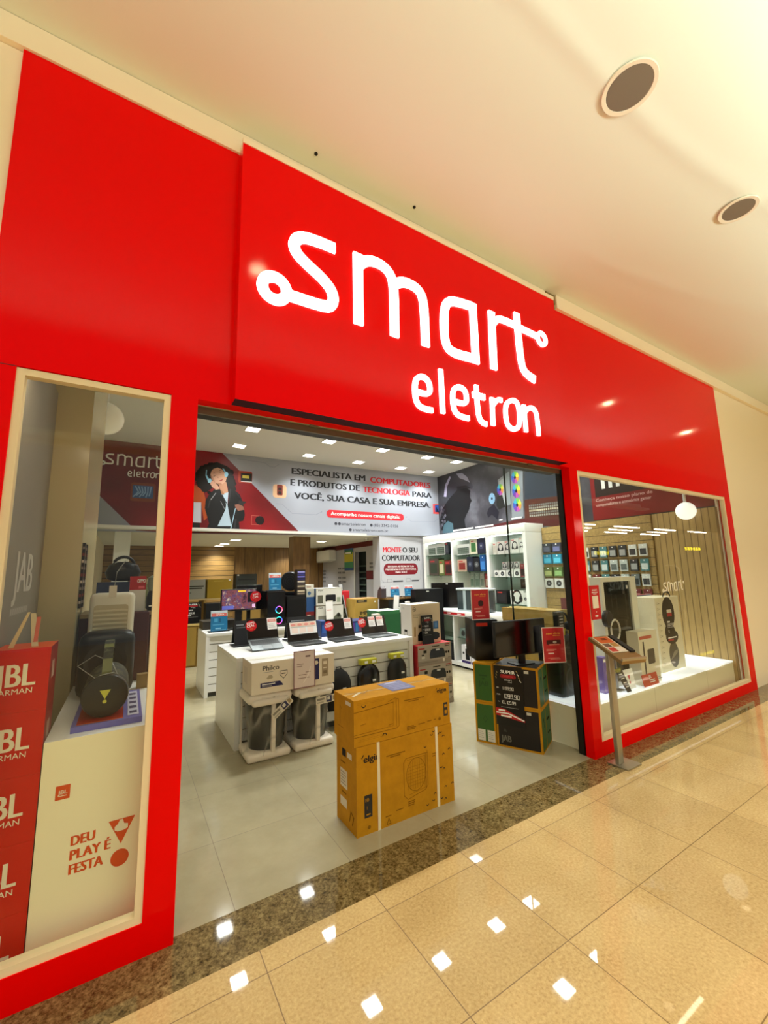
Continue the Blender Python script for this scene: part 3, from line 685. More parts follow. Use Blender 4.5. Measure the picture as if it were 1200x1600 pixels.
b.text(mf, 'Conhe\u00e7a nosso plano de', -.96 + .06, 2.595, .042, PK, .0115, width=.74, bold=.01); b.text(mf, 'computadores e acess\u00f3rios gamer', -.90, 2.525, .042, PK, .0115, width=.72, bold=.01)
solo('wall_lettering', b, 'red printed panel with white and pink lettering high in the right window', 'wall lettering')
# ------------------------------------------------------------------ shop ceiling lights
LED = mat('#fff8ec', 0.5, 0.3, 0, 9.0)
LAMP = bpy.data.lights.new('ceiling_lamp', 'AREA')
LAMP.shape = 'SQUARE'; LAMP.size = 0.21; LAMP.energy = 23.0; LAMP.color = (0.96, 1.0, 0.95); LAMP.spread = R(118)
def make_light(name, s, label, group, loc):
    t = thing(name, label, 'ceiling light', loc, 0, group)
    h = s / 2
    b = MB()
    for a in ((-h, h, -h, -h + .012), (-h, h, h - .012, h), (-h, -h + .012, -h + .012, h - .012), (h - .012, h, -h + .012, h - .012)):
        b.box(a[0], a[1], a[2], a[3], -0.014, 0, WHITE)
    b.build('frame', t)
    b = MB(); b.box(-h + .012, h - .012, -h + .012, h - .012, -0.008, -0.002, LED); b.build('diffuser', t)
    o = bpy.data.objects.new('lamp', LAMP); C.objects.link(o); o.parent = t; o.location = (0, 0, -.016)
    return t
ORD = ['leftmost', 'second from left', 'middle', 'fourth from left', 'rightmost']
GL = 'square lights in the shop ceiling'
lt0 = None
ROWN = ['second row from the banner', 'row closest to the banner', 'third row from the banner', 'row nearest the entrance']
for r_, yy in enumerate((4.84, 5.92, 3.45, 2.16)):
    for i, xx in enumerate((1.752, 3.232, 4.467, 5.663, 6.543)):
        if lt0 is None: c = lt0 = make_light('ceiling_light', 0.245, '', GL, (xx, yy, 4.28))
        else: c = copy_tree(lt0); c.location = (xx, yy, 4.28)
        c['label'] = 'square white shop ceiling light, %s of the %s' % (ORD[i], ROWN[r_])
GM = 'lights under the mezzanine'
for (xx, yy), lab in zip(((2.242, 8.33), (2.242, 9.75), (2.25, 10.6), (4.525, 8.26), (4.474, 10.5)),
        ('white ceiling light under the mezzanine, nearest of three above the left shelves', 'white ceiling light under the mezzanine, middle of three above the left shelves', 'white ceiling light under the mezzanine, farthest of three above the left shelves',
         'white ceiling light under the mezzanine, right of the wooden column', 'white ceiling light under the mezzanine, left of the wooden column')):
    c = copy_tree(lt0); c.location = (xx, yy, 2.593); c['label'] = lab; c['group'] = GM
# mall ceiling fittings
def downlight(loc, r, label):
    t = thing('downlight', label, 'ceiling light', loc, 0, 'mall downlights')
    b = MB(); b.lathe([(r + .025, 0), (r + .022, -.008), (r, -.006), (r - .004, .0), (r - .01, .0)], mat('#efe4cc', .4)); b.build('trim_ring', t)
    b = MB(); b.lathe([(r, -.002), (r * .97, .0)], mat('#a39b8c', .6), n=32)
    b.geo([(r * .98 * math.cos(R(a)), r * .98 * math.sin(R(a)), -.0045) for a in range(0, 360, 12)], [tuple(range(30))], mat('#8f8578', .35, .6, .5)); b.build('reflector', t)
    return t
downlight((2.366, -1.437, 4.487), .125, 'large round grey recessed downlight in the mall ceiling')
downlight((3.986, -1.429, 4.487), .105, 'smaller round recessed downlight farther right in the mall ceiling')
GLOW = mat('#ffe6b4', .5, .3, 0, 90.0)
for xx, yy, lab in ((.86, -1.33, 'lit round downlight in the mall ceiling above the sign left end'), (6.87, -1.31, 'lit round downlight in the mall ceiling above the right window'), (9.9, -1.38, 'lit round downlight in the mall ceiling beyond the facade right end')):
    d = downlight((xx, yy, 4.487), .105, lab)
    b = MB(); b.lathe([(.07, -.008), (.07, -.0055), (.06, -.005)], GLOW, n=24); b.build('lamp_disc', d)
for (xx, yy), lab in (((.92, -.13), 'small black ceiling hole left above the sign'), ((1.738, -.13), 'small black ceiling hole right above the sign')):
    b = MB(); b.lathe([(.012, -.006), (.012, 0), (.005, 0)], BLACK, n=14); solo('ceiling_hook', b, lab, 'hook', (xx, yy, 4.4995), 0, 'ceiling hooks over the sign')
# ------------------------------------------------------------------ front display table and what stands on it
TW = mat('#f0efec', 0.28, 0.5)
SLOT = mat('#8d8470', 0.6)
def counter(name, label, x0, x1, y0, y1, h, group=None, slots_left=False):
    t = thing(name, label, 'display counter', (x0, y0, 0), 0, group)
    W_, D_ = x1 - x0, y1 - y0
    b = MB(); b.box(0, W_, 0, D_, h - .045, h, TW, .004); b.build('counter_top', t)
    for xx in (0, W_ - .05):
        b = MB(); b.box(xx, xx + .05, 0.002, D_, 0, h - .045, TW)
        if slots_left and xx == 0: pass
        b.build('side_panel', t)
    b = MB(); n = 7; z0 = .05; dz = (h - .05 - z0) / n
    for i in range(n): b.box(.05, W_ - .05, .045, .06, z0 + i * dz + .012, z0 + (i + 1) * dz, TW)
    b.box(.05, W_ - .05, .06, .075, z0, h - .05, SLOT); b.box(.05, W_ - .05, .055, .07, 0, .05, mat('#3a382f', .6)); b.build('slat_panel', t)
    return t
counter('display_counter', 'long white slat-fronted counter carrying the row of laptops', .972, 3.134, 2.055, 3.087, .867)
counter('display_counter', 'white slatted counter farther back carrying the lit monitor and computer towers', 1.0, 3.9, 4.13, 4.93, .872)
SCR = mat('#17100c', 0.18, 0.5)
LGREY = mat('#5d6264', 0.35, 0.5, 0.5); LDARK = mat('#1d1e20', 0.35, 0.5)
PAPER = mat('#eeeae6', 0.5); PINKP = mat('#e08a80', 0.5); GREYP = mat('#a9a7a5', .6)
STK = mat('#c3101c', 0.3, .4)
def sticker(parent, fr, a, b_, r, lines):
    b = MB(); b.disc(fr, a, b_, r, STK, .0025, n=32)
    for i, (t, h, wd) in enumerate(lines):
        b.text(fr, t, a, b_ + r * (.28 - i * .48), h, WHITE, .0035, 'C', .02, wd, rot=R(10))
    b.rect(fr, a - r * .2, b_ - r * .62, a + r * .25, b_ - r * .56, mat('#e0a030', .5), .0035)
    b.build('offer_sticker', parent)
def price_card(parent, fr, a0, b0, a1, b1):
    b = MB(); w_, h_ = a1 - a0, b1 - b0
    b.rect(fr, a0, b0, a1, b1, PAPER, .003); b.rect(fr, a0 + w_ * .06, b0 + h_ * .66, a1 - w_ * .06, b0 + h_ * .92, PINKP, .0036)
    b.text(fr, 'SUPER', (a0 + a1) / 2, b0 + h_ * .74, h_ * .10, WHITE, .0042, 'C', .01, w_ * .5)
    for i in range(3): b.rect(fr, a0 + w_ * .12, b0 + h_ * (.16 + .14 * i), a1 - w_ * (.15 + .1 * i), b0 + h_ * (.20 + .14 * i), GREYP, .0036)
    b.build('price_card', parent)
def laptop(name, label, x, y, w_, d_, sh_, col, tilt, lift=0.0, rz=0.0):
    t = thing(name, label, 'laptop', (x, y, .867), rz, 'laptops on the front counter')
    Mx = Matrix.Rotation(math.atan2(lift, d_), 4, 'X')
    b = MB(); b.box(0, w_, 0, d_, .002, .018, col, .004, M=Mx); b.build('base', t)
    tf = Fr(Mx @ Vector((0, 0, .018)), Mx.to_3x3() @ Vector((1, 0, 0)), Mx.to_3x3() @ Vector((0, 1, 0)))
    b = MB(); b.rect(tf, w_ * .06, d_ * .45, w_ * .94, d_ * .93, mat('#2a2c2e', .5), .0008)
    for i in range(5):
        for j in range(13): b.rect(tf, w_ * (.07 + .067 * j), d_ * (.47 + .09 * i), w_ * (.07 + .067 * j + .056), d_ * (.47 + .09 * i + .072), mat('#101112', .5), .0014)
    b.build('keyboard', t)
    b = MB(); b.rect(tf, w_ * .36, d_ * .07, w_ * .64, d_ * .38, mat('#8a8f92', .3) if col is LGREY else mat('#3b3d40', .3), .0009); b.build('touchpad', t)
    hy, hz = (Mx @ Vector((0, d_, .02))).y, (Mx @ Vector((0, d_, .02))).z
    ty = R(tilt)
    v = Vector((0, math.sin(ty), math.cos(ty)))
    sf_ = Fr((0, hy, hz), (1, 0, 0), v)
    b = MB(); b.prism(sf_, [(0, 0), (w_, 0), (w_, sh_), (0, sh_)], -.008, 0, LDARK); b.rect(sf_, .006, .012, w_ - .006, sh_ - .006, SCR, .0006); scr = b.build('screen', t)
    return scr, sf_
SUP = [('SUPER', .022, .085), ('OFERTA', .024, .10)]
ESP = [('ESPE', .026, .085), ('CIAL', .028, .09)]
t, f = laptop('laptop', 'propped-up grey laptop with a round red ESPECIAL sticker, leftmost of the row', 1.185, 2.285, .352, .235, .245, LGREY, 24, .085)
sticker(t, f, .05, .16, .062, ESP); price_card(t, f, .235, .10, .345, .235)
t, f = laptop('laptop', 'black laptop with a wide price sheet across its screen', 1.665, 2.28, .395, .26, .235, LDARK, 22)
b = MB(); b.rect(f, .04, .085, .385, .232, PAPER, .003); b.rect(f, .05, .18, .375, .225, mat('#e6c0a8', .5), .0036)
for i in range(4): b.disc(f, .085 + .083 * i, .20, .03, PINKP, .0041, .014, 14)
for i in range(3): b.rect(f, .06 + .10 * i, .10, .14 + .10 * i, .165, mat('#f4dcd0', .5), .0036)
b.rect(f, .05, .168, .375, .174, mat('#9aa59c', .5), .0038)
b.build('price_sheet', t)
t, f = laptop('laptop', 'black laptop with a round red SUPER OFERTA sticker, third along the counter', 2.165, 2.265, .385, .255, .235, LDARK, 20)
sticker(t, f, .04, .15, .062, SUP); price_card(t, f, .255, .10, .355, .232)
t, f = laptop('laptop', 'laptop with a red sticker and two price cards, rightmost of the row', 2.655, 2.245, .385, .265, .23, LGREY, 20)
sticker(t, f, .02, .155, .06, ESP); price_card(t, f, .12, .095, .22, .225); price_card(t, f, .245, .095, .345, .225)
def stand(label, x, y, w0, w1, h, rz=0):
    b = MB(); b.prism(Fr((0, 0, 0), (1, 0, 0), (0, .34, .94)), [(-w0 / 2, .015), (w0 / 2, .015), (w1 / 2, h), (-w1 / 2, h)], -.012, 0, DARK)
    b.box(-w0 / 2 - .02, w0 / 2 + .02, -.05, .18, 0.002, .012, DARK); b.prism(Fr((0, .17, 0), (1, 0, 0), (0, -.1, 1)), [(-w0 / 2, 0.02), (w0 / 2, 0.02), (w1 / 2, h * .9), (-w1 / 2, h * .9)], -.01, 0, DARK)
    b.rect(Fr((0, 0, 0), (1, 0, 0), (0, .34, .94)), -w1 * .4, h * .80, w1 * .1, h * .85, mat('#8a8c90', .4), .002)
    b.rect(Fr((0, 0, 0), (1, 0, 0), (0, .34, .94)), -w1 * .4, h * .70, w1 * .2, h * .74, mat('#5a5c60', .4), .002)
    return solo('laptop_stand', b, label, 'stand', (x, y, .8685), rz, 'black stands behind the laptops')
stand('black sloping stand behind the grey laptop at the left end', 1.20, 2.76, .20, .17, .30)
stand('black sloping stand behind the laptop with the wide price sheet', 1.93, 2.72, .40, .36, .30)
# backpacks hanging on the front of the counter
def backpack(name, label, x, w_, h, z, rough, hanger):
    t = thing(name, label, 'backpack', (x, 2.095, z), 0, 'backpacks hanging on the counter front')
    m = mat('#191715', rough); b = MB()
    pr = []
    for i in range(11):
        k = i / 10; ww = w_ / 2 * (0.86 + .14 * math.sin(k * 3.14)) * (1 if k < .62 else math.sqrt(max(0, 1 - ((k - .62) / .40) ** 2)))
        pr.append((max(ww, .004), k * h))
    b.lathe(pr, m, (0, -.075, 0), 28, True, 'z', 1.0, .42); b.build('bag', t)
    b = MB(); b.lathe([(w_ * .30, .03), (w_ * .33, .1), (w_ * .3, h * .42), (.005, h * .46)], mat('#221f1c', rough), (0, -.10, 0), 22, True, 'z', 1, .35); b.build('front_pocket', t)
    b = MB(); b.box(.01, .05, -.165, -.158, h * .5, h * .56, mat('#d9d6cc', .5)); b.build('swing_tag', t)
    if hanger:
        b = MB(); b.box(-w_ * .36, w_ * .36, -.10, -.02, h * .96, h * 1.13, mat('#b5b02a', .4), .01); b.box(-.06, -.02, -.104, -.10, h * 1.0, h * 1.07, WHITE); b.box(.04, .09, -.104, -.10, h * 1.0, h * 1.07, WHITE); b.build('hanger_card', t)
    else:
        b = MB(); b.tube([(-.03, -.07, h * .97), (-.025, -.07, h * 1.05), (.025, -.07, h * 1.05), (.03, -.07, h * .97)], .008, m); b.build('handle', t)
    return t
backpack('backpack', 'charcoal fabric backpack hanging left of the film-wrapped ones', 2.08, .30, .42, .20, .8, False)
backpack('backpack', 'black backpack in shiny clear wrap with a yellow-green hanger card, middle of the three', 2.46, .30, .38, .26, .22, True)
backpack('backpack', 'black backpack with a yellow-green hanger card at the right end of the counter', 2.86, .27, .36, .30, .35, True)

# ------------------------------------------------------------------ wrapped appliances and the box on them
def wrapped(name, label, x, y, tagrot):
    t = thing(name, label, 'appliance', (x, y, 0), 0, 'film-wrapped white and grey appliances')
    PW = mat('#eee4d6', .4); TUB = mat('#2c2a24', .35, .5)
    w_, d_ = .405, .38
    b = MB(); b.box(0, w_, 0, d_, 0, .075, PW, .028); b.build('base', t)
    b = MB(); b.lathe([(.155, .075), (.17, .2), (.19, .44), (.194, .50)], TUB, (w_ / 2 + .015, d_ / 2 + .01, 0), 32, True, 'z', 1.03, .98); b.build('tub', t)
    b = MB(); b.box(-.008, w_ + .008, -.005, d_, .50, .585, PW, .035); b.box(.03, w_ - .03, -.035, .06, .485, .545, PW, .025); b.build('lid', t)
    b = MB(); b.box(.215, .255, -.002, .05, .06, .52, PW, .008); b.build('front_post', t)
    for xx in (.012, w_ - .03):
        b = MB(); b.box(xx, xx + .018, d_ - .03, d_ - .01, .06, .52, PW); b.build('rear_post', t)
    b = MB(); b.lathe([(.212, .05), (.208, .15), (.198, .3), (.205, .44), (.216, .56)], FILM, (w_ / 2, d_ / 2, 0), 40, True, 'z', 1.02, .98)
    # open the film at top and bottom
    b.f = [f for f in b.f if len(f) == 4]; b.m = b.m[:len(b.f)]; b.sm = b.sm[:len(b.f)]
    b.build('plastic_film', t)
    b = MB(); f = Fr((.30, -.042, .45), (math.cos(tagrot), 0, math.sin(tagrot)), (-math.sin(tagrot), 0, math.cos(tagrot)))
    b.rect(f, -.11, -.035, .11, .035, mat('#d8d0bf', .5)); b.rect(f, .0, -.028, .06, .03, mat('#2e2f55', .5), .0016); b.rect(f, .07, -.02, .1, .02, mat('#a58f6a', .5), .0016); b.rect(f, .01, -.01, .04, .02, mat('#d9d5c8', .5), .002)
    b.rect(f, -.10, .0, -.02, .02, mat('#8b8478', .5), .0016); b.rect(f, -.10, -.025, -.03, -.012, mat('#b0a898', .5), .0016)
    b.build('energy_label', t)
    return t
wrapped('wrapped_appliance', 'film-wrapped white and grey appliance beneath the left half of the Philco carton', 1.005, 1.66, R(38))
wrapped('wrapped_appliance', 'film-wrapped white and grey appliance under the right half of the Philco carton', 1.452, 1.66, R(3))
CARTW = mat('#efe3cf', .5); CARTW2 = mat('#dcccb8', .5); NAVY = mat('#2b2c5e', .5)
ph = thing('oven_carton', 'white Philco oven carton lying across the two wrapped appliances', 'carton', (1.025, 1.655, .589), 0)
b = MB(); b.box(0, .83, 0, .36, 0, .285, CARTW, faces=dict(l=CARTW2, t=mat('#e9e6e2', .3)))
f = FRONT()
b.text(f, 'Philco', .10, .205, .045, mat('#5a564e', .5), .0015, bold=.02, width=.155)
b.rect(f, .10, .188, .20, .192, GREYP); b.poly(f, [(.08, .055), (.30, .055), (.28, .085), (.265, .098), (.08, .098)], NAVY, .0015)
b.text(f, 'FORNO 40 L', .09, .078, .013, WHITE, .0022, width=.13, bold=.01) if False else b.rect(f, .095, .078, .22, .087, WHITE, .0022)
b.rect(f, .095, .064, .19, .070, GREYP, .0022)
b.poly(f, [(.135, .135), (.16, .16), (.185, .16), (.20, .14), (.19, .13), (.15, .125)], mat('#b9ad93', .5), .0015)
b.line(f, [(.265, .185), (.335, .185), (.335, .15), (.30, .115), (.265, .15)], .006, mat('#6b675c', .5), .0015, closed=True); b.rect(f, .28, .155, .32, .165, mat('#6b675c', .5), .0015)
b.rect(f, .51, .055, .665, .255, NAVY, .0015)
b.box(.535, .625, -.0022, -.0012, .075, .165, mat('#a58a72', .5)); b.rect(f, .545, .085, .59, .15, mat('#3a2f2a', .5), .003)
for xx in (.545, .59, .635): b.disc(f, xx, .215, .022, CARTW, .0025, n=6)
b.rect(f, .695, .075, .765, .245, mat('#b09c80', .5), .0015); b.rect(f, .71, .19, .75, .22, CARTW, .0022); b.rect(f, .71, .15, .75, .16, CARTW, .0022); b.rect(f, .71, .10, .75, .13, mat('#8a765c', .5), .0022)
b.rect(LEFT(0, .36), .06, .07, .2, .22, mat('#d0bfae', .5), .001)
b.build('carton', ph)
b = MB(); b.box(-.004, .06, .02, .34, -.001, .287, mat('#e8e2da', .3)) if False else b.box(.0, .83, .15, .21, .285, .2862, mat('#e2dccb', .25)); b.build('tape', ph)
sg_ = thing('sign_holder', 'clear holder with a pale pink notice leaning on the white oven carton', 'sign', (1.42, 1.63, .589), 0)
f = Fr((0, 0, .0), (1, 0, 0), (0, .03, 1))
b = MB(); b.prism(f, [(0, .005), (.215, .005), (.215, .345), (0, .345)], -.004, 0, mat('#e9dad6', .15, .7)); b.rect(f, .12, .285, .17, .30, mat('#6b4a48', .5))
for i, (y_, x0, x1) in enumerate(((.22, .03, .10), (.2, .03, .085), (.12, .05, .13), (.09, .04, .16), (.14, .12, .17))): b.rect(f, x0, y_, x1, y_ + .008, mat('#a8908c', .5))
b.line(f, [(.10, .05), (.15, .12), (.17, .19)], .006, mat('#f6ece8', .3), .0012); b.build('notice', sg_)
b = MB(); b.line(f, [(0, .005), (.215, .005), (.215, .345), (0, .345)], .008, mat('#8a5a60', .4), .002, closed=True); b.build('holder_rim', sg_)

# ------------------------------------------------------------------ the two air conditioner cartons
BRN = mat('#83590f', .8, .1); STRAP = mat('#e6d6b4', .4)
el = thing('air_conditioner_carton', 'tall brown elgin carton with two white straps standing on the shop floor', 'carton', (1.345, .205, 0), R(-.3))
b = MB(); b.box(0, .815, 0, .303, 0, .538, KRAFT)
f = FRONT()
def elgin(b, f, a, z, h):
    b.text(f, 'elgin', a, z, h, INK, .0012, bold=.028, width=h * 2.9); b.line(f, [(a - h * .32, z + h * .75), (a - h * .05, z + h * 1.12)], h * .16, INK, .0012)
elgin(b, f, .055, .435, .042)
for x0, x1, z0 in ((.23, .385, .432), (.26, .345, .420)): b.rect(f, x0, z0, x1, z0 + .007, BRN)
b.line(f, [(.37, .15), (.37, .36), (.39, .385), (.58, .385)], .0035, BRN); b.line(f, [(.37, .15), (.40, .12), (.55, .145), (.575, .17), (.575, .40)], .0035, BRN)
b.line(f, [(.56, .15), (.56, .385)], .003, BRN); b.line(f, [(.40, .37), (.555, .37), (.555, .16), (.41, .145)], .002, BRN)
b.ring(f, .475, .265, .082, .085, BRN, ky=1.28)
for i in range(9): b.line(f, [(.40 + .0, .18 + .02 * i), (.55, .18 + .02 * i)], .0014, BRN, .0011) if 0 < i < 8 else None
for i in range(8): b.line(f, [(.405 + .02 * i, .175), (.405 + .02 * i, .355)], .0014, BRN, .0011)
b.rect(f, .055, .10, .115, .235, mat('#2c2a26', .6)); b.text(f, '10', .065, .195, .022, KRAFT, .0016, bold=.02); b.text(f, '1', .075, .15, .02, KRAFT, .0016); b.rect(f, .07, .115, .10, .122, KRAFT, .0016)
for x0, z0, wd in ((.215, .06, .045), (.30, .075, .06), (.40, .10, .06), (.40, .088, .055), (.40, .076, .05), (.62, .36, .04), (.62, .345, .03)): b.rect(f, x0, z0, x0 + wd, z0 + .006, BRN)
b.disc(f, .09, .04, .012, BRN); b.line(f, [(.225, .015), (.24, .05), (.255, .015)], .005, BRN, closed=True)
for x0, z0, sg1 in ((.715, .50, 1), (.74, .46, -1), (.79, .36, -1), (.69, .495, 1), (.65, .52, 1), (.63, .50, 1), (.735, .335, -1), (.71, .26, 1), (.735, .235, -1), (.81, .12, -1), (.745, .11, -1), (.705, .055, 1), (.74, .03, -1), (.645, .09, -1), (.575, .045, 1), (.63, .06, 1), (.57, .43, 1)):
    b.ring(f, x0 - .01, z0, .007, .012, INK, .0012, 8, 180 if sg1 > 0 else 0, 360 if sg1 > 0 else 180)
lf = LEFT(0, .303)
b.rect(lf, .09, .43, .15, .48, mat('#15100a', .9)); b.rect(lf, .17, .44, .24, .475, mat('#d8c8b0', .5), .0016); b.rect(lf, .06, .23, .17, .345, mat('#d8cab6', .5)); b.rect(lf, .06, .11, .16, .165, mat('#d8cab6', .5))
for i in range(5): b.rect(lf, .07, .25 + .018 * i, .15 - .01 * (i % 3), .256 + .018 * i, mat('#8a8074', .5), .0018)
b.rect(lf, .07, .385, .14, .395, BRN); b.rect(lf, .08, .195, .15, .205, BRN); b.line(lf, [(.20, .06), (.22, .12), (.26, .10), (.24, .05)], .012, BRN)
b.build('carton', el)
for xx in (.157, .655):
    b = MB(); b.box(xx, xx + .021, -.0025, .305, -.0, .5405, STRAP); b.build('strap', el)
e2 = thing('air_conditioner_carton', 'long brown elgin carton with an appliance outline lying on top of the strapped one', 'carton', (1.332, .208, .541), R(-.6))
b = MB(); b.box(0, .815, 0, .315, 0, .292, KRAFT)
f = FRONT()
elgin(b, f, .70, .235, .03)
for x0, x1, z0 in ((.40, .58, .225), (.44, .53, .213)): b.rect(f, x0, z0, x1, z0 + .006, BRN)
b.line(f, [(.0, .215), (.31, .235)], .004, BRN); b.line(f, [(.0, .06), (.33, .06), (.355, .07), (.355, .25), (.325, .26), (.27, .245)], .0035, BRN)
b.line(f, [(.335, .07), (.335, .25)], .003, BRN); b.line(f, [(.31, .24), (.305, .08), (.0, .075)], .0025, BRN); b.line(f, [(.05, .13), (.09, .135)], .004, BRN); b.line(f, [(.27, .09), (.30, .095)], .004, BRN)
for x0, z0, wd in ((.42, .035, .08), (.42, .025, .07), (.42, .045, .06), (.52, .045, .06), (.60, .05, .04), (.66, .05, .02)): b.rect(f, x0, z0, x0 + wd, z0 + .006, BRN)
b.rect(f, .755, .06, .795, .155, mat('#2c2a26', .6)); b.rect(f, .765, .12, .785, .14, KRAFT, .0016); b.rect(f, .765, .075, .785, .10, KRAFT, .0016); b.disc(f, .715, .05, .012, BRN)
b.ring(f, .075, .255, .012, .018, INK, .0012, 8, 180, 360); b.ring(f, .235, .03, .012, .018, INK, .0012, 8, 0, 180)
for i in range(26):
    for j in range(2): b.disc(f, .03 + .0085 * i, .262 + .009 * j, .0018, BRN, n=5); b.disc(f, .03 + .009 * i, .03 + .01 * j, .0018, BRN, n=5)
lf = LEFT(0, .315)
b.rect(lf, .19, .245, .27, .27, mat('#d8c8b0', .5)); b.line(lf, [(.10, .10), (.10, .22), (.13, .20)], .004, BRN); b.line(lf, [(.06, .08), (.16, .08)], .004, BRN)
tf = TOP(.292)
b.rect(tf, 0, .15, .815, .165, mat('#b8934f', .35), .0006)
b.line(tf, [(.03, .2), (.14, .12), (.2, .17), (.3, .13)], .008, mat('#8d6a30', .6)); b.line(tf, [(.55, .2), (.66, .15), (.78, .2)], .006, mat('#8d6a30', .6)); b.line(tf, [(.05, .1), (.12, .15)], .02, mat('#e2d3b4', .4))
b.build('carton', e2)
b = MB(); b.box(0, .20, 0, .23, 0, .0015, mat('#6d6f9a', .4)); tf = TOP(.0015)
for i in range(5): b.rect(tf, .03, .03 + .036 * i, .17 - .02 * (i % 2), .042 + .036 * i, mat('#9a9cc4', .4)) 
b.rect(tf, .05, .19, .15, .21, mat('#c3c4dc', .4))
solo('flyer', b, 'blue printed flyer lying on the upper brown elgin carton', 'flyer', (1.67, .25, .834), R(-1))

# ------------------------------------------------------------------ printer cartons
PRG = mat('#a89b8c', .5); PRED = mat('#a31a20', .5)
pc = None
PLAB = ['grey and red printer carton standing on the floor at the end of the laptop counter', 'grey and red printer carton, middle of the stack beside the laptop counter', 'grey and red printer carton, topmost of its stack under the tall beige carton']
for i in range(3):
    if i == 0:
        b = MB(); b.box(0, .555, 0, .36, 0, .2515, PRG, faces=dict(l=PRED, t=PRED)); f = FRONT()
        b.rect(f, 0, 0, .555, .055, mat('#8f8275', .5)); b.rect(f, 0, .0, .012, .2515, PRED, .0014)
        prf = [(.2, .075), (.47, .075), (.47, .135), (.45, .18), (.42, .19), (.25, .19), (.22, .18), (.2, .135)]
        b.poly(f, [(.2 + (x - .2) * .92, y) for x, y in prf], BLACK, .0015); b.rect(f, .30, .165, .36, .185, mat('#c9c9c9', .5), .0022)
        b.rect(f, .03, .20, .12, .214, PRED, .0015); b.rect(f, .25, .215, .36, .226, INK, .0015); b.disc(f, .245, .22, .008, INK, .0015); b.rect(f, .45, .225, .53, .236, PRED, .0015); b.rect(f, .45, .205, .53, .214, INK, .0015)
        b.rect(f, .10, .15, .15, .185, INK, .0015); b.rect(f, .07, .12, .11, .135, INK, .0015); b.rect(f, .07, .085, .12, .11, mat('#d4ccbc', .5), .0015); b.disc(f, .47, .13, .016, INK, .0015); b.disc(f, .51, .13, .016, INK, .0015)
        b.rect(f, .41, .02, .44, .06, mat('#e6ded0', .5), .0018); b.rect(f, .03, .03, .32, .036, mat('#77695c', .5), .0018); b.rect(f, .5, .06, .54, .066, INK, .0015)
        pc = solo('printer_carton', b, PLAB[0], 'carton', (3.158, 1.992, 0), 0, 'stacked printer cartons')
    else:
        c = copy_tree(pc); c.location = (3.158 - .002 * i, 1.992 + .004 * i, .2525 * i); c['label'] = PLAB[i]
b = MB(); HP = mat('#e2cfae', .5); b.box(0, .465, 0, .25, 0, .505, HP, faces=dict(l=mat('#d6d0c6', .5), t=mat('#efe6d4', .5))); f = FRONT()
b.ring(f, .045, .44, .022, .026, INK, .0012); b.text(f, 'hp', .045, .432, .02, INK, .0012, 'C', .01)
for i, z0 in enumerate((.37, .355, .335)): b.rect(f, .02, z0, .14 - .02 * i, z0 + .006, mat('#9a8a6c', .5))
b.rect(f, .10, .20, .14, .24, mat('#4a3a2a', .5)); b.rect(f, .345, .17, .43, .27, mat('#3a6aa0', .5)); b.rect(f, .03, .10, .06, .22, mat('#b89868', .5)); b.rect(f, .37, .19, .41, .25, mat('#5a8ac0', .5), .0016)
b.poly(f, [(.09, .04), (.09, .115), (.13, .16), (.40, .13), (.445, .11), (.445, .06), (.40, .035)], BLACK, .0014)
lf = LEFT(0, .25); b.line(lf, [(.08, .10), (.08, .17), (.14, .17), (.14, .10)], .006, INK); b.rect(lf, .08, .15, .14, .18, INK); b.text(lf, 'hp', .05, .44, .03, GREYP, .0012)
solo('printer_carton', b, 'tall beige and white hp carton on top of the printer stack', 'carton', (3.145, 2.08, .7595), R(0))
PB = mat('#0c0b0b', .35, .4); PRICE = mat('#f2f0ea', .5)
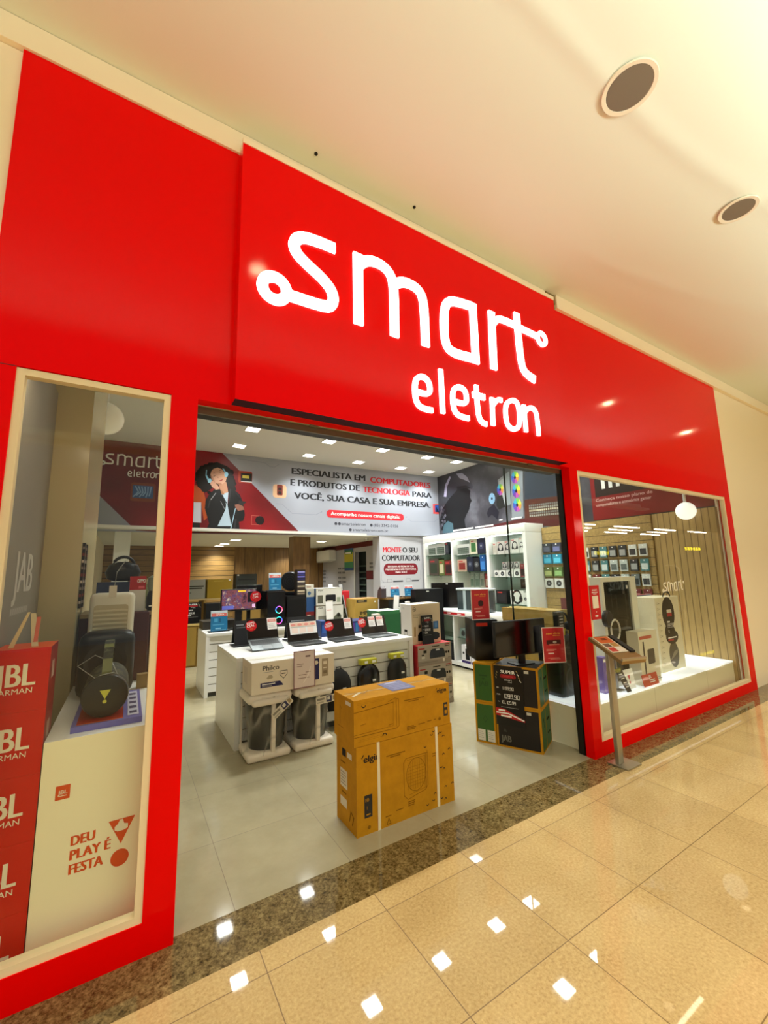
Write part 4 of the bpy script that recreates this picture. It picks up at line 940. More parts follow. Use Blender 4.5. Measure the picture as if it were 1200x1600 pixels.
def board(name, label, w_, h, loc, rz, lean, old, new, inst, band=True, cat='price sign', mirror=False):
    t = thing(name, label, cat, loc, rz)
    f = Fr((0, 0, 0), (1, 0, 0), (0, lean, 1)); b = MB()
    b.prism(f, [(0, 0), (w_, 0), (w_, h), (0, h)], -.004, 0, PB)
    b.text(f, 'SUPER', w_ * .5, h * .875, h * .055, PRICE, .001, 'C', .03, w_ * .50)
    b.rrect(f, w_ * .22, h * .795, w_ * .78, h * .86, h * .03, mat('#8e1118', .5), .001); b.text(f, 'OFERTA', w_ * .5, h * .808, h * .035, mat('#c9343a', .5), .0016, 'C', .02, w_ * .36)
    b.text(f, 'smart', w_ * .5, h * .755, h * .028, PRICE, .001, 'C', .006, w_ * .26); b.text(f, 'eletron', w_ * .56, h * .725, h * .016, PRICE, .001, 'C', 0, w_ * .14)
    b.text(f, 'DE:', w_ * .07, h * .615, h * .022, PRICE, .001); digits(b, f, old, w_ * .26, h * .60, h * .046, PRICE)
    b.text(f, 'POR:', w_ * .07, h * .50, h * .022, PRICE, .001); digits(b, f, new, w_ * .27, h * .46, h * .066, PRICE)
    b.text(f, 'ou', w_ * .10, h * .385, h * .02, PRICE, .001); digits(b, f, inst, w_ * .20, h * .365, h * .046, PRICE)
    for k in range(4): b.line(f, [(w_ * (.80 + .035 * k), h * (.93 - .05 * k)), (w_ * (.84 + .035 * k), h * (.905 - .05 * k))], h * .012, PRICE if k % 2 else mat('#b09a5a', .5)); b.line(f, [(w_ * (.10 - .02 * k), h * (.90 - .045 * k)), (w_ * (.12 - .02 * k), h * (.875 - .045 * k))], h * .01, mat('#b09a5a', .5)) if k < 3 else None
    b.rect(f, w_ * .2, h * .305, w_ * .8, h * .311, GREYP, .001)
    b.build('board', t)
    if band:
        b = MB(); b.poly(f, [(0, h * .16), (0, h * .285), (w_ * .3, h * .28), (w_, h * .13), (w_, h * .10)], mat('#b5131c', .4), .002)
        b.line(f, [(w_ * .04, h * .205), (w_ * .45, h * .205), (w_ * .96, h * .125)], h * .022, PRICE, .0028); b.rect(f, w_ * .10, h * .235, w_ * .34, h * .262, PRICE, .0028); b.rect(f, w_ * .18, h * .145, w_ * .55, h * .172, PRICE, .0028)
        b.build('red_band', t)
    return t
board('price_sign', 'small black price sign leaning on the tall beige hp carton', .185, .36, (3.265, 2.02, .7595), 0, .06, '999,90', '899,90', '10x 89', False)

# ------------------------------------------------------------------ green carton stack with monitor and tower
GRN = mat('#2f5a1c', .5); GRN2 = mat('#24491a', .5)
gang = math.atan2(-.579, .273)
G0 = Vector((3.056, .896, 0))
def g_at(a, d, z): return G0 + Vector((math.cos(gang), math.sin(gang), 0)) * a + Vector((-math.sin(gang), math.cos(gang), 0)) * d + Vector((0, 0, z))
def green_carton(label, a, w_, d_, z, h, front, kind):
    loc = g_at(a, 0, z)
    b = MB(); b.box(0, w_, 0, d_, 0, h, KRAFT); f = FRONT(); e_ = .018
    b.rect(f, e_, e_, w_ - e_, h - e_, front)
    rf = RIGHT(w_); b.rect(rf, e_, e_, d_ * .45, h - e_, GRN); b.rect(rf, d_ * .45 + .012, e_, d_ - e_, h - e_, GRN)
    b.text(rf, '\u2191', .05, h * .6, .05, INK, .0015) if False else b.line(rf, [(.10, h * .55), (.10, h * .75), (.07, h * .68)], .008, INK, .0016)
    b.rect(rf, d_ * .55, h * .62, d_ * .85, h * .68, INK, .0016); b.rect(rf, d_ * .6, h * .3, d_ * .85, h * .34, INK, .0016)
    lf = LEFT(0, d_); b.rect(lf, e_, e_, d_ - e_, h - e_, GRN)
    tf = TOP(h); b.rect(tf, .01, .01, w_ - .01, d_ - .01, mat('#1a1511', .5)) if kind == 'dark' else None
    if kind == 'green':
        b.poly(f, [(w_ * .5 - .018, h * .62), (w_ * .5 + .018, h * .62), (w_ * .5, h * .56)], GRN2, .0016); b.rect(f, w_ * .3, h * .66, w_ * .7, h * .70, GRN2, .0016); b.text(f, 'JAB', w_ * .5, h * .42, .045, GRN2, .0016, 'C', .02)
    if kind == 'label':
        b.line(f, [(w_ * .4, h * .6), (w_ * .5, h * .68), (w_ * .6, h * .6), (w_ * .5, h * .52)], .006, GRN2, .0016, closed=True)
        for x0 in (.022, .118):
            b.rect(f, x0, .022, x0 + .075, .125, mat('#d8d2c4', .5), .002)
            for k in range(4): b.rect(f, x0 + .01, .045 + .018 * k, x0 + .055 - .008 * (k % 2), .052 + .018 * k, GREYP, .0026)
    if kind in ('dark', 'jab'):
        b.rect(f, w_ * .70, h - .055, w_ * .80, h - .03, mat('#c9c5b8', .5), .0016)
    if kind == 'jab':
        JB = mat('#6b675c', .5); b.text(f, 'JAB', w_ * .10, .055, .055, JB, .0016, bold=.03, width=.095); b.poly(f, [(w_ * .15, .14), (w_ * .24, .14), (w_ * .195, .175)], mat('#3a3834', .5), .0016)
    return solo('gaming_carton', b, label, 'carton', loc, gang, 'stacked green and black computer cartons')
BLKF = mat('#191310', .45)
green_carton('narrow green carton with two white labels, left of the black JAB carton', 0, .205, .40, 0, .378, GRN, 'label')
green_carton('narrow green carton with a dark arrow, right under the black computer tower', 0, .205, .40, .38, .378, GRN, 'green')
green_carton('black-fronted JAB carton, lower right of the green stack', .212, .425, .375, 0, .378, BLKF, 'jab')
green_carton('black-fronted carton with green sides, top right of the green stack', .212, .425, .375, .38, .372, BLKF, 'dark')
p_ = g_at(.218, -.008, .20)
board('price_sign', 'big black SUPER price sign reading 1099,90 on the green carton stack', .275, .55, (p_.x, p_.y, .20), gang, 0.0, '1199,90', '1099,90', '10x 109,99')
tb = g_at(.015, .06, .759)
tw = thing('computer_tower', 'black computer tower with a red label standing on the green cartons', 'computer', (tb.x, tb.y, .759), gang + R(38))
b = MB(); b.box(0, .25, 0, .36, 0, .41, mat('#0e0d0d', .3), .006); b.build('tower_case', tw)
b = MB(); b.box(.02, .14, -.003, 0, .345, .378, mat('#c0301c', .4)); b.build('red_label', tw)
b = MB(); b.box(.235, .251, -.004, 0, .02, .39, mat('#201d1d', .2)); b.build('front_trim', tw)
mb_ = g_at(.47, .14, .753)
mn = thing('computer_monitor', 'black widescreen monitor turned sideways on the green cartons, red poster on its corner', 'monitor', (mb_.x, mb_.y, .753), R(-8))
b = MB(); b.box(-.34, .30, -.02, .02, .09, .43, BLACK, .008); b.rect(FRONT(-.0205), -.33, .105, .29, .42, mat('#060606', .12, .6), .0008); b.build('screen', mn)
b = MB(); b.box(-.035, .035, .0, .03, .01, .12, BLACK); b.build('stand_neck', mn)
b = MB(); b.box(-.11, .11, -.05, .11, 0, .012, BLACK, .004); b.build('stand_foot', mn)
POST = mat('#c22a30', .3); POSTW = mat('#f3e0da', .4)
def poster(label, w_, h, loc, rz, pic):
    t = thing('red_poster', label, 'poster', loc, rz, 'red offer posters in clear sleeves')
    b = MB(); f = FRONT(); b.box(0, w_, 0, .003, 0, h, POSTW); b.rect(f, .008, .008, w_ - .008, h - .008, POST)
    b.text(f, 'super oferta', w_ * .5, h * .80, h * .055, mat('#f0b04a', .4), .0016, 'C', .02, w_ * .62); b.rect(f, w_ * .48, h * .755, w_ * .8, h * .77, mat('#f0b04a', .4), .0016)
    if pic == 'fryer': b.rrect(f, w_ * .38, h * .44, w_ * .66, h * .62, .02, mat('#3a1a18', .4), .0016); b.rect(f, w_ * .48, h * .6, w_ * .58, h * .63, mat('#3a1a18', .4), .0016)
    else: b.rect(f, w_ * .18, h * .52, w_ * .82, h * .64, mat('#4a1a18', .4), .0016); b.rect(f, w_ * .3, h * .49, w_ * .75, h * .53, mat('#d87a6a', .4), .0018); b.disc(f, w_ * .55, h * .58, .02, mat('#c9c0b8', .4), .002, .012)
    for z0, x0, x1 in ((.37, .15, .6), (.34, .15, .5), (.13, .2, .7), (.10, .3, .75)): b.rect(f, w_ * x0, h * z0, w_ * x1, h * z0 + .005, mat('#e89a8a', .4), .0016)
    b.rect(f, w_ * .22, h * .25, w_ * .48, h * .285, POSTW, .0016)
    b.build('sheet', t)
    return t
q_ = g_at(.04, .02, 1.172)
poster('red offer poster with a dark pot picture standing on the black tower', .215, .315, (q_.x - .02, q_.y + .02, 1.1715), R(-14), 'fryer')
poster('red offer poster with a wide product picture taped to the monitor right corner', .235, .345, (mb_.x + .18, mb_.y - .105, .755), R(-26), 'wide')
b = MB(); b.box(0, .86, 0, .32, 0, .17, KRAFT2); b.rect(LEFT(0, .32), .1, .05, .3, .1, mat('#8a6a34', .6)); b.rect(FRONT(), .1, .05, .4, .09, mat('#8a6a34', .6))
b.rect(TOP(.17), 0, .15, .86, .17, mat('#c9b27c', .4), .0006)
solo('long_carton', b, 'long plain brown carton lying on top of a tall one before the right counter', 'carton', (4.70, 1.99, .972), R(-90))
b = MB(); b.box(0, .86, 0, .32, 0, .971, KRAFT2); solo('plain_carton', b, 'tall plain brown carton on the floor under the long one by the counter', 'carton', (4.71, 1.99, 0), R(-90))
# ------------------------------------------------------------------ right counter and lit shelving
rc = thing('wall_counter', 'white counter with open shelves along the right wall, red labels on its edge', 'display counter', (5.06, 1.0, 0))
b = MB(); b.box(0, .47, 0, 3.38, .885, .97, TW, .004); b.build('counter_top', rc)
b = MB(); b.box(.02, .47, 0, 3.38, .035, .10, TW); b.box(.06, .47, 0, 3.38, 0, .035, mat('#0c0c0c', .6)); b.build('plinth', rc)  # black of the recess stands in for the shadow below the white plinth
for y_ in (0, .82, 1.66, 2.5, 3.34):
    b = MB(); b.box(.02, .47, y_, y_ + .04, .10, .885, TW); b.build('divider', rc)
b = MB(); b.box(.45, .47, .04, 3.34, .10, .885, mat('#cfd8d2', .5)); b.build('back_panel', rc)
for k in range(4):
    b = MB(); y0 = (.04, .86, 1.70, 2.54)[k]; b.box(.06, .45, y0, y0 + .80, .50, .508, SHELFGLASS); b.build('glass_shelf', rc)
b = MB(); ef = Fr((0, 3.38, 0), (0, -1, 0), (0, 0, 1))
b.rect(ef, .35, .905, 1.20, .945, mat('#c01a22', .4), .0015)
for x0 in (.42, .72, 1.0): b.rect(ef, x0, .918, x0 + .1, .932, WHITE, .002)
b.build('edge_label', rc)
us = thing('display_shelves', 'tall white lit shelving with glass shelves on the right wall', 'shelving', (6.594, 3.027, .763))
us.scale = (1.293,) * 3
SO = Vector((6.594, 3.027, .763))
def shelf_at(x, y, z): return SO + Vector((x - 5.1, y - 1.8, z - .97)) * 1.293
PO = [0, .80, 1.69, 2.54]
for y_ in PO:
    b = MB(); wd = .06; b.box(0, .425, y_ - (0 if y_ == 0 else wd / 2), y_ + (wd if y_ == 0 else wd / 2), -.589, 1.41, WHITE); b.build('upright', us)
b = MB(); b.box(-.005, .43, -.002, 2.575, 1.285, 1.42, WHITE, .004); b.build('top_fascia', us)
b = MB(); b.box(.41, .43, .0, 2.56, -.589, 1.30, mat('#e4ece8', .5)); b.build('back_panel', us)
LSTRIP = mat('#f2fff8', .5, .3, 0, 9.0)
b = MB(); b.box(.02, .405, .06, .77, .172, .180, SHELFGLASS); b.build('glass_shelf', us)
b = MB(); b.box(.03, .405, .06, .77, .0, .02, mat('#5a6a66', .3)); b.build('base_board', us)
for k, (y0, y1, zs) in enumerate(((.06, .77, (.60, .965)), (.83, 1.66, (.70, 1.00)), (1.72, 2.51, (.635, 1.03)))):
    for z in zs:
        b = MB(); b.box(.02, .405, y0, y1, z - .007, z, SHELFGLASS); b.build('glass_shelf', us)
        b = MB(); b.box(.35, .37, y0 + .02, y0 + .04, z - .03, z - .007, STEEL); b.box(.35, .37, y1 - .04, y1 - .02, z - .03, z - .007, STEEL); b.build('shelf_bracket', us)
    b = MB(); b.box(.05, .09, y0 + .03, y1 - .03, 1.275, 1.284, LSTRIP); b.build('light_strip', us)
# goods on the shelves
def goods(name, label, cat, bay_y, z, w_, d_, h, col, pic='rect', pc_='#22252a', group=None, x=5.14, on_shelf=True):
    b = MB(); b.box(0, w_, 0, d_, 0, h, mat(col, .45)); f = FRONT(); p2 = mat(pc_, .45)
    if pic == 'rect': b.rect(f, w_ * .15, h * .15, w_ * .85, h * .72, p2); b.rect(f, w_ * .15, h * .8, w_ * .6, h * .88, mat('#b03030', .5))
    if pic == 'ring': b.ring(f, w_ * .5, h * .55, w_ * .26, w_ * .36, p2, n=20, ky=1.2); b.disc(f, w_ * .22, h * .4, w_ * .13, p2, .0014, w_ * .2, 14); b.disc(f, w_ * .78, h * .4, w_ * .13, p2, .0014, w_ * .2, 14); b.rect(f, w_ * .1, h * .88, w_ * .45, h * .93, mat('#c04040', .5))
    if pic == 'disc': b.disc(f, w_ * .5, h * .5, min(w_, h) * .32, p2, n=18); b.disc(f, w_ * .5, h * .5, min(w_, h) * .12, mat('#8a8f92', .5), .0016, n=12)
    if pic == 'pack': b.rect(f, w_ * .12, h * .1, w_ * .88, h * .6, p2); b.disc(f, w_ * .5, h * .85, w_ * .08, WHITE, n=10)
    if pic == 'keys':
        b.rect(f, w_ * .06, h * .1, w_ * .94, h * .7, p2)
        for i in range(3):
            for j in range(6): b.rect(f, w_ * (.1 + .135 * j), h * (.15 + .18 * i), w_ * (.1 + .135 * j + .1), h * (.15 + .18 * i + .12), mat('#6a7a6c', .5), .0016)
    o = solo(name, b, label, cat, shelf_at(x, bay_y, z) if on_shelf else (x, bay_y, z), R(-90), group)
    if on_shelf: o.scale = (1.293,) * 3
    return o
BAY = {'farthest': (1.72 + 1.8, .79), 'middle': (.83 + 1.8, .83), 'nearest': (.06 + 1.8, .71)}
ORDN = ['leftmost', 'second from left', 'third from left', 'fourth from left', 'fifth from left', 'sixth from left', 'seventh from left']
def row(bay, shelf, z, items, name, cat, desc):
    y0, L = BAY[bay]; y = y0 + L - .06; g = 'goods on the %s shelf of the %s shelving bay' % (shelf, bay)
    for i, (w_, d_, h, col, pic, pcol, adj) in enumerate(items):
        goods(name, '%s %s, %s on the %s shelf of the %s bay' % (adj, desc, ORDN[i], shelf, bay), cat, y, z, w_, d_, h, col, pic, pcol, g); y -= w_ + .012
Z0 = .97
row('farthest', 'upper', Z0 + 1.031, [(.24, .12, .21, '#b9bdb6', 'keys', '#3a443a', 'pale grey'), (.26, .12, .22, '#c4c8c2', 'keys', '#3a443a', 'light grey'), (.10, .2, .24, '#23262b', 'rect', '#3a3d44', 'slim dark')], 'keyboard_box', 'box', 'keyboard box')
row('farthest', 'lower', Z0 + .636, [(.30, .15, .33, '#4a4038', 'rect', '#2c3a2a', 'brown patterned'), (.16, .15, .30, '#5d6a34', 'rect', '#c9c4a0', 'olive'), (.22, .15, .28, '#6b2620', 'rect', '#2a1a18', 'dark red')], 'motherboard_box', 'box', 'component box')
row('middle', 'upper', Z0 + 1.001, [(.34, .12, .19, '#c9cdc8', 'keys', '#46504a', 'pale'), (.17, .15, .27, '#d9d4bc', 'rect', '#3a6a3a', 'cream and red'), (.18, .15, .27, '#23253a', 'disc', '#3a3d5c', 'dark navy')], 'keyboard_box', 'box', 'box')
row('middle', 'lower', Z0 + .701, [(.24, .15, .22, '#b59c88', 'rect', '#7a2a22', 'tan and red'), (.15, .15, .26, '#1c2233', 'disc', '#40485c', 'black speaker'), (.15, .15, .24, '#1a1c20', 'disc', '#5a5d60', 'black'), (.12, .15, .28, '#1f4f8a', 'pack', '#3a7ac0', 'blue')], 'speaker_box', 'box', 'box')
row('nearest', 'upper', Z0 + .966, [(.08, .14, .20, '#c9c6bc', 'rect', '#b8b4aa', 'narrow beige'), (.15, .14, .21, '#c4c2bc', 'ring', '#1c1d20', 'pale grey'), (.12, .14, .21, '#bcbab4', 'ring', '#1c1d20', 'grey'), (.15, .14, .23, '#d2d0ca', 'ring', '#1c1d20', 'white'), (.09, .14, .24, '#d8d8d2', 'ring', '#1c1d20', 'tall white')], 'headset_box', 'box', 'headset box')
row('nearest', 'lower', Z0 + .601, [(.09, .14, .11, '#d5d5d0', 'disc', '#2a2c30', 'small white'), (.14, .14, .11, '#d5d5d0', 'disc', '#2a2c30', 'low white'), (.14, .14, .11, '#c9c9c4', 'disc', '#2a2c30', 'low pale'), (.12, .14, .11, '#d9d9d4', 'disc', '#2a2c30', 'square white'), (.08, .14, .2, '#6a2226', 'pack', '#1c1012', 'dark red')], 'gadget_box', 'box', 'gadget box')
for i, (yy, w_) in enumerate(((2.33, .10), (2.20, .10), (2.085, .10))):
    goods('gadget_box', 'grey gadget box stacked on the low white boxes, %s of three' % ['leftmost', 'middle', 'rightmost'][i], 'box', yy, Z0 + .7185, w_, .12, .12, ['#9a9a94', '#8a8a86', '#b8b8b2'][i], 'ring', '#2a2c30', 'grey gadget boxes on the second tier of the nearest bay')
# hanging cable packs between shelf and counter
for i in range(5):
    goods('cable_pack', 'hanging %s accessory pack behind the white bin, %s of five' % (['clear', 'clear', 'pale', 'red', 'red'][i], ORDN[i].replace(' from left', '')), 'accessory pack', 3.36 - i * .125, Z0 + .42, .10, .03, .24, ['#b9c9c4', '#a9bdb8', '#c9cfca', '#a8484a', '#a83a40'][i], 'pack', ['#7a948c', '#7a948c', '#8a9a94', '#d9c9c4', '#d9c9c4'][i], 'accessory packs hanging in the middle bay', x=5.40)
goods('cake_box', 'white box with a black arched picture on the counter below the nearest bay', 'box', 2.22, 1.1515, .26, .12, .21, '#d2d2cc', 'ring', '#131416', x=5.16)
goods('toaster_box', 'black box on the counter left of the white arched-picture box', 'box', 2.50, 1.1515, .22, .12, .21, '#151517', 'rect', '#232327', x=5.14)
goods('speaker_box', 'small white box with a black oval at the right end of the counter row', 'box', 1.955, 1.1515, .08, .12, .18, '#c9c9c4', 'disc', '#1a1a1c', x=5.14)
goods('figure_box', 'small brown figure box with a pink face hanging in the nearest bay', 'box', 2.24, 1.38, .12, .06, .15, '#4a352a', 'disc', '#7a5a48', x=5.44)
goods('accessory_pack', 'pink accessory card hanging at the right of the nearest bay', 'accessory pack', 2.0, 1.26, .08, .03, .17, '#b06a60', 'pack', '#e8d8d0', x=5.42)
# goods below the counter
for i, (yy, w_, h, col, pc_, lab) in enumerate(((3.92, .36, .30, '#1a1a1e', '#2a2a30', 'black box on the low shelf under the counter, farthest'), (3.34, .22, .30, '#e2e0e6', '#14141a', 'white and purple box on the low shelf under the counter, left one'), (3.10, .24, .26, '#d6d4dc', '#14141a', 'white and purple box on the low shelf under the counter, right one'), (2.86, .15, .34, '#8a1a22', '#5c1016', 'dark red box on the low shelf under the counter'))):
    b = MB(); b.box(0, w_, 0, .2, 0, h, mat(col, .45)); f = FRONT()
    b.rect(f, w_ * .45, h * .2, w_ * .9, h * .8, mat(pc_, .4)); b.rect(f, 0, 0, w_, h * .14, mat('#3a2a6a', .4)) if 'purple' in lab else None; b.disc(f, w_ * .22, h * .55, w_ * .1, mat(pc_, .4))
    solo('kitchen_gadget_box', b, lab, 'box', (5.085, yy, .1005), R(-90), 'boxes on the low shelf under the right counter')
for i in range(4):
    b = MB(); b.box(0, .16, 0, .12, 0, .16, mat(['#7a8a86', '#9a9c98', '#5a5c58', '#8a8c88'][i], .4)); b.disc(FRONT(), .08, .08, .05, mat('#3a3c3a', .4), n=14)
    solo('gadget_box', b, 'small grey gadget box on the glass shelf under the counter, %s' % ORDN[i], 'box', (5.14, 3.42 - i * .175, .5085), R(-90), 'small boxes on the glass shelf under the right counter')
goods('orange_box', 'small black box with an orange picture on top of the white and purple box', 'box', 3.04, .361, .12, .12, .12, '#1c1a18', 'disc', '#d8641c', x=5.11, on_shelf=False)

# televisions and storage bins on the counter
def tv(label, loc, w_, h, rz):
    t = thing('television', label, 'television', loc, rz, 'black televisions on the right counter')
    b = MB(); b.box(-w_ / 2, w_ / 2, -.02, .03, .03, h, mat('#08080a', .25), .006); b.build('panel', t)
    b = MB(); b.box(-.03, .0, -.0215, -.02, h - .03, h - .015, mat('#c9c9c4', .5)) if False else b.box(-.02, .02, -.023, -.02, h - .035, h - .012, mat('#c9c9c4', .5)); b.build('label', t)
    for s_ in (-1, 1):
        b = MB(); b.box(s_ * w_ * .35 - .01, s_ * w_ * .35 + .01, -.09, .10, 0, .032, mat('#111113', .4)); b.build('foot', t)
    return t
tv('large black television on the right counter, left of the white bins', (5.19, 3.78, .9705), .62, .50, R(-52))
b = MB(); b.box(0, .56, 0, .2, 0, 1.375, mat('#0b0b0d', .35)); b.box(.22, .27, -.002, 0, 1.325, 1.345, mat('#c9c9c4', .5))
solo('television_carton', b, 'tall black television carton standing in front of the far end of the right counter', 'carton', (4.40, 3.72, 0), R(-10))
def bin_(label, loc):
    t = thing('storage_bin', label, 'storage bin', loc, R(-72), 'white-rimmed dark storage bins')
    b = MB(); b.box(0, .32, 0, .24, 0.0, .37, mat('#3a4448', .2, .5), .012); b.build('bin_body', t)
    b = MB(); b.box(-.012, .335, -.012, .25, .37, .405, mat('#c4d0d4', .3), .008); b.build('lid', t)
    b = MB(); b.box(.125, .18, -.006, 0.02, 0.03, .37, mat('#a8b8be', .3)); b.box(0.01, .31, -.005, .02, 0, .03, mat('#b9c6ca', .3)); b.build('front_brace', t)
    return t
bin_('dark storage bin with a pale lid beside the large television', (5.09, 3.40, .9705))
bin_('dark storage bin with a pale lid behind the red pot poster', (5.10, 3.03, .9705))

# ------------------------------------------------------------------ things on the farther counter
def blue_sign(label, w_, h, loc, rz=0, group='blue offer signs in stands'):
    t = thing('blue_sign', label, 'sign', loc, rz, group); f = Fr((0, 0, .01), (1, 0, 0), (0, .12, 1)); b = MB()
    b.prism(f, [(0, 0), (w_, 0), (w_, h), (0, h)], -.004, 0, mat('#1f6f9c', .35)); b.rect(f, 0, h * .72, w_, h, mat('#c9d6de', .4)); b.rect(f, w_ * .05, h * .72, w_ * .95, h * .88, mat('#d86a62', .4), .0016)
    b.text(f, 'super', w_ * .5, h * .86, h * .07, WHITE, .0022, 'C', .02, w_ * .35); b.text(f, 'OFERTA', w_ * .55, h * .76, h * .08, WHITE, .0022, 'C', .02, w_ * .5)
    b.rect(f, w_ * .2, h * .45, w_ * .42, h * .62, mat('#4a9ac4', .4), .0016); b.rect(f, w_ * .5, h * .42, w_ * .6, h * .62, mat('#16557c', .4), .0016); b.rect(f, w_ * .12, h * .3, w_ * .8, h * .33, mat('#6ab0d4', .4), .0016); b.rect(f, w_ * .28, h * .1, w_ * .62, h * .16, mat('#8ac4e0', .4), .0016); b.rect(f, w_ * .08, h * .05, w_ * .92, h * .065, mat('#8ac4e0', .4), .0016)
    b.build('sheet', t)
    b = MB(); b.box(-.03, w_ + .03, -.03, .10, 0, .012, DARK); b.build('stand_base', t)
    return t
blue_sign('blue offer sign standing at the left end of the farther counter', .235, .295, (1.08, 4.28, .8725))
mt = thing('computer_monitor', 'lit monitor showing a colourful game on the farther counter', 'monitor', (1.50, 4.42, .8725), 0)
def game_mat():
    m, nt, b = nodes('game_screen')
    g = N(nt, 'ShaderNodeTexCoord'); n1 = noise(nt, g.outputs['Object'], 9, 4, .7)
    c = ramp(nt, n1, [(.32, '#1b1220'), (.42, '#5a3048'), (.50, '#a85a58'), (.56, '#4a3a78'), (.62, '#d8b090'), (.70, '#f0e6dc')])
    b.inputs['Base Color'].default_value = (0, 0, 0, 1); nt.links.new(c, b.inputs['Emission Color']); b.inputs['Emission Strength'].default_value = .7
    return m
b = MB(); b.box(-.27, .27, -.02, .02, .28, .61, BLACK, .006); cas = b.build('casing', mt)
b = MB(); f = FRONT(-.0205); b.rect(f, -.255, .30, .255, .595, game_mat(), .0008); b.rect(f, -.02, .565, .10, .588, mat('#d8b030', .4, .3, 0, .7), .0014); b.rect(f, .13, .40, .21, .56, mat('#0c0e1a', .3), .0014); b.rect(f, -.25, .305, -.08, .36, mat('#5a60b0', .4, .3, 0, .5), .0014); b.rect(f, .20, .32, .245, .37, mat('#d8b0d0', .4, .3, 0, .6), .0014); b.build('game_picture', cas)
b = MB(); b.box(-.05, .05, .0, .03, .01, .30, BLACK); b.build('stand_neck', mt)
b = MB(); b.box(-.14, .14, -.08, .12, 0, .012, BLACK); b.build('stand_foot', mt)
sticker(cas, f, .255, .48, .085, ESP)
ct = thing('computer_tower', 'black gaming computer with two glowing rainbow fan rings on the farther counter', 'computer', (1.90, 4.24, .8725), 0)
b = MB(); b.box(0, .29, 0, .42, 0, .56, mat('#0a0a0c', .25), .006); tc_ = b.build('tower_case', ct)
cols = ['#ff4a6a', '#ff5ac0', '#b060ff', '#4a70ff', '#30c0ff', '#40f0c0', '#d8f0e8', '#ff8ab0']
for k, zz in enumerate((.265, .10)):
    b = MB(); f = FRONT()
    for i in range(8): b.ring(f, .185, zz, .046, .058, mat(cols[(i + 3 * k) % 8], .4, .3, 0, 1.6), .002, 4, i * 45, i * 45 + 45)
    b.build('fan_ring', tc_)
b = MB(); b.box(-.001, .29, -.004, 0, .545, .56, mat('#2c2c30', .3)); b.build('top_trim', ct)
blue_sign('blue offer sign standing on the gaming computer', .20, .28, (1.93, 4.27, 1.4335))
mt2 = thing('computer_monitor', 'switched-off black monitor between the lit monitor and the gaming computer', 'monitor', (1.74, 4.76, .8725), R(8))
b = MB(); b.box(-.22, .22, -.015, .02, .25, .66, mat('#0c0c0e', .25), .006); b.build('screen', mt2)
b = MB(); b.box(-.03, .03, 0, .03, .01, .28, BLACK); b.build('stand_neck', mt2)
b = MB(); b.box(-.1, .1, -.07, .1, 0, .012, BLACK); b.build('stand_foot', mt2)
b = MB(); b.box(0, .315, 0, .38, 0, .47, mat('#0d0c0c', .35)); b.rect(FRONT(), .02, .42, .3, .45, mat('#1c1a1a', .4))
solo('black_carton', b, 'black carton on the farther counter, right of the rainbow-ringed computer', 'carton', (2.215, 4.22, .8725))
fn = thing('desk_fan', 'black round fan with a striped colourful box beside it on the black carton', 'fan', (2.36, 4.50, 1.3435), R(-38))
b = MB(); b.lathe([(.165, -.05), (.18, -.03), (.18, .03), (.165, .05)], mat('#141416', .35), (0, 0, .235), 36, True, 'y', .9, .9); fh_ = b.build('housing', fn)
b = MB(); f = FRONT(-.051)
for k in range(4): b.ring(f, 0, .235, .03 + .035 * k, .036 + .035 * k, mat('#2c2c30', .4), .002)
b.build('grille', fh_)
b = MB(); b.box(-.09, .09, -.05, .05, 0, .06, mat('#141416', .35), .01); b.build('foot', fn)
b = MB(); b.box(0, .145, 0, .12, 0, .42, mat('#241f1c', .4)); f = FRONT()
for i, c_ in enumerate(['#8a7a6a', '#c9b89a', '#3a2c24', '#b8a88a', '#4a4040', '#c8bca8', '#2c2860', '#6a66b8', '#34347a', '#9a96d8']): b.rect(f, .01, .02 + .039 * i, .135, .046 + .039 * i, mat(c_, .4))
solo('striped_box', b, 'upright dark box with striped purple and cream print next to the round fan', 'box', (2.375, 4.225, 1.3435))
EPW = mat('#d9d6cc', .45)
def ep(label, x, z, w_, h, pic):
    b = MB(); b.box(0, w_, 0, .33, 0, h, EPW, faces=dict(l=mat('#6a1a1c', .5) if pic == 2 else mat('#2a4f80', .5))); f = FRONT()
    b.line(f, [(0, .004), (w_, .004), (w_, h - .004), (0, h - .004)], .008, mat('#8a8270', .5), .001, closed=True); b.text(f, 'EPSON', w_ * .08, h * .84, h * .07, INK, .0014, bold=.02)
    if pic == 1: b.rrect(f, w_ * .36, h * .18, w_ * .76, h * .62, .02, mat('#15151a', .4), .0014); b.rect(f, w_ * .42, h * .2, w_ * .64, h * .28, mat('#c9c0b0', .4), .002); b.rect(f, w_ * .06, h * .14, w_ * .26, h * .6, mat('#5c5a4c', .4), .0014); b.rect(f, w_ * .8, h * .15, w_ * .95, h * .45, mat('#9aa08a', .4), .0014)
    else: b.rect(f, w_ * .08, h * .08, w_ * .4, h * .42, mat('#7a776c', .4), .0014); b.poly(f, [(w_ * .62, h * .08), (w_ * .92, h * .08), (w_ * .92, h * .4), (w_ * .82, h * .58), (w_ * .64, h * .3)], mat('#5a5c4c', .4), .0014); b.disc(f, w_ * .82, h * .4, .03, INK, .002)
    return solo('printer_carton', b, label, 'carton', (x, 4.20, z), 0, 'white EPSON printer cartons')
ep('white EPSON carton with small printer pictures, lower of two on the farther counter', 2.70, .8725, .50, .285, 2)
ep('white EPSON carton with a black printer picture, upper of two on the farther counter', 2.70, 1.161, .475, .285, 1)
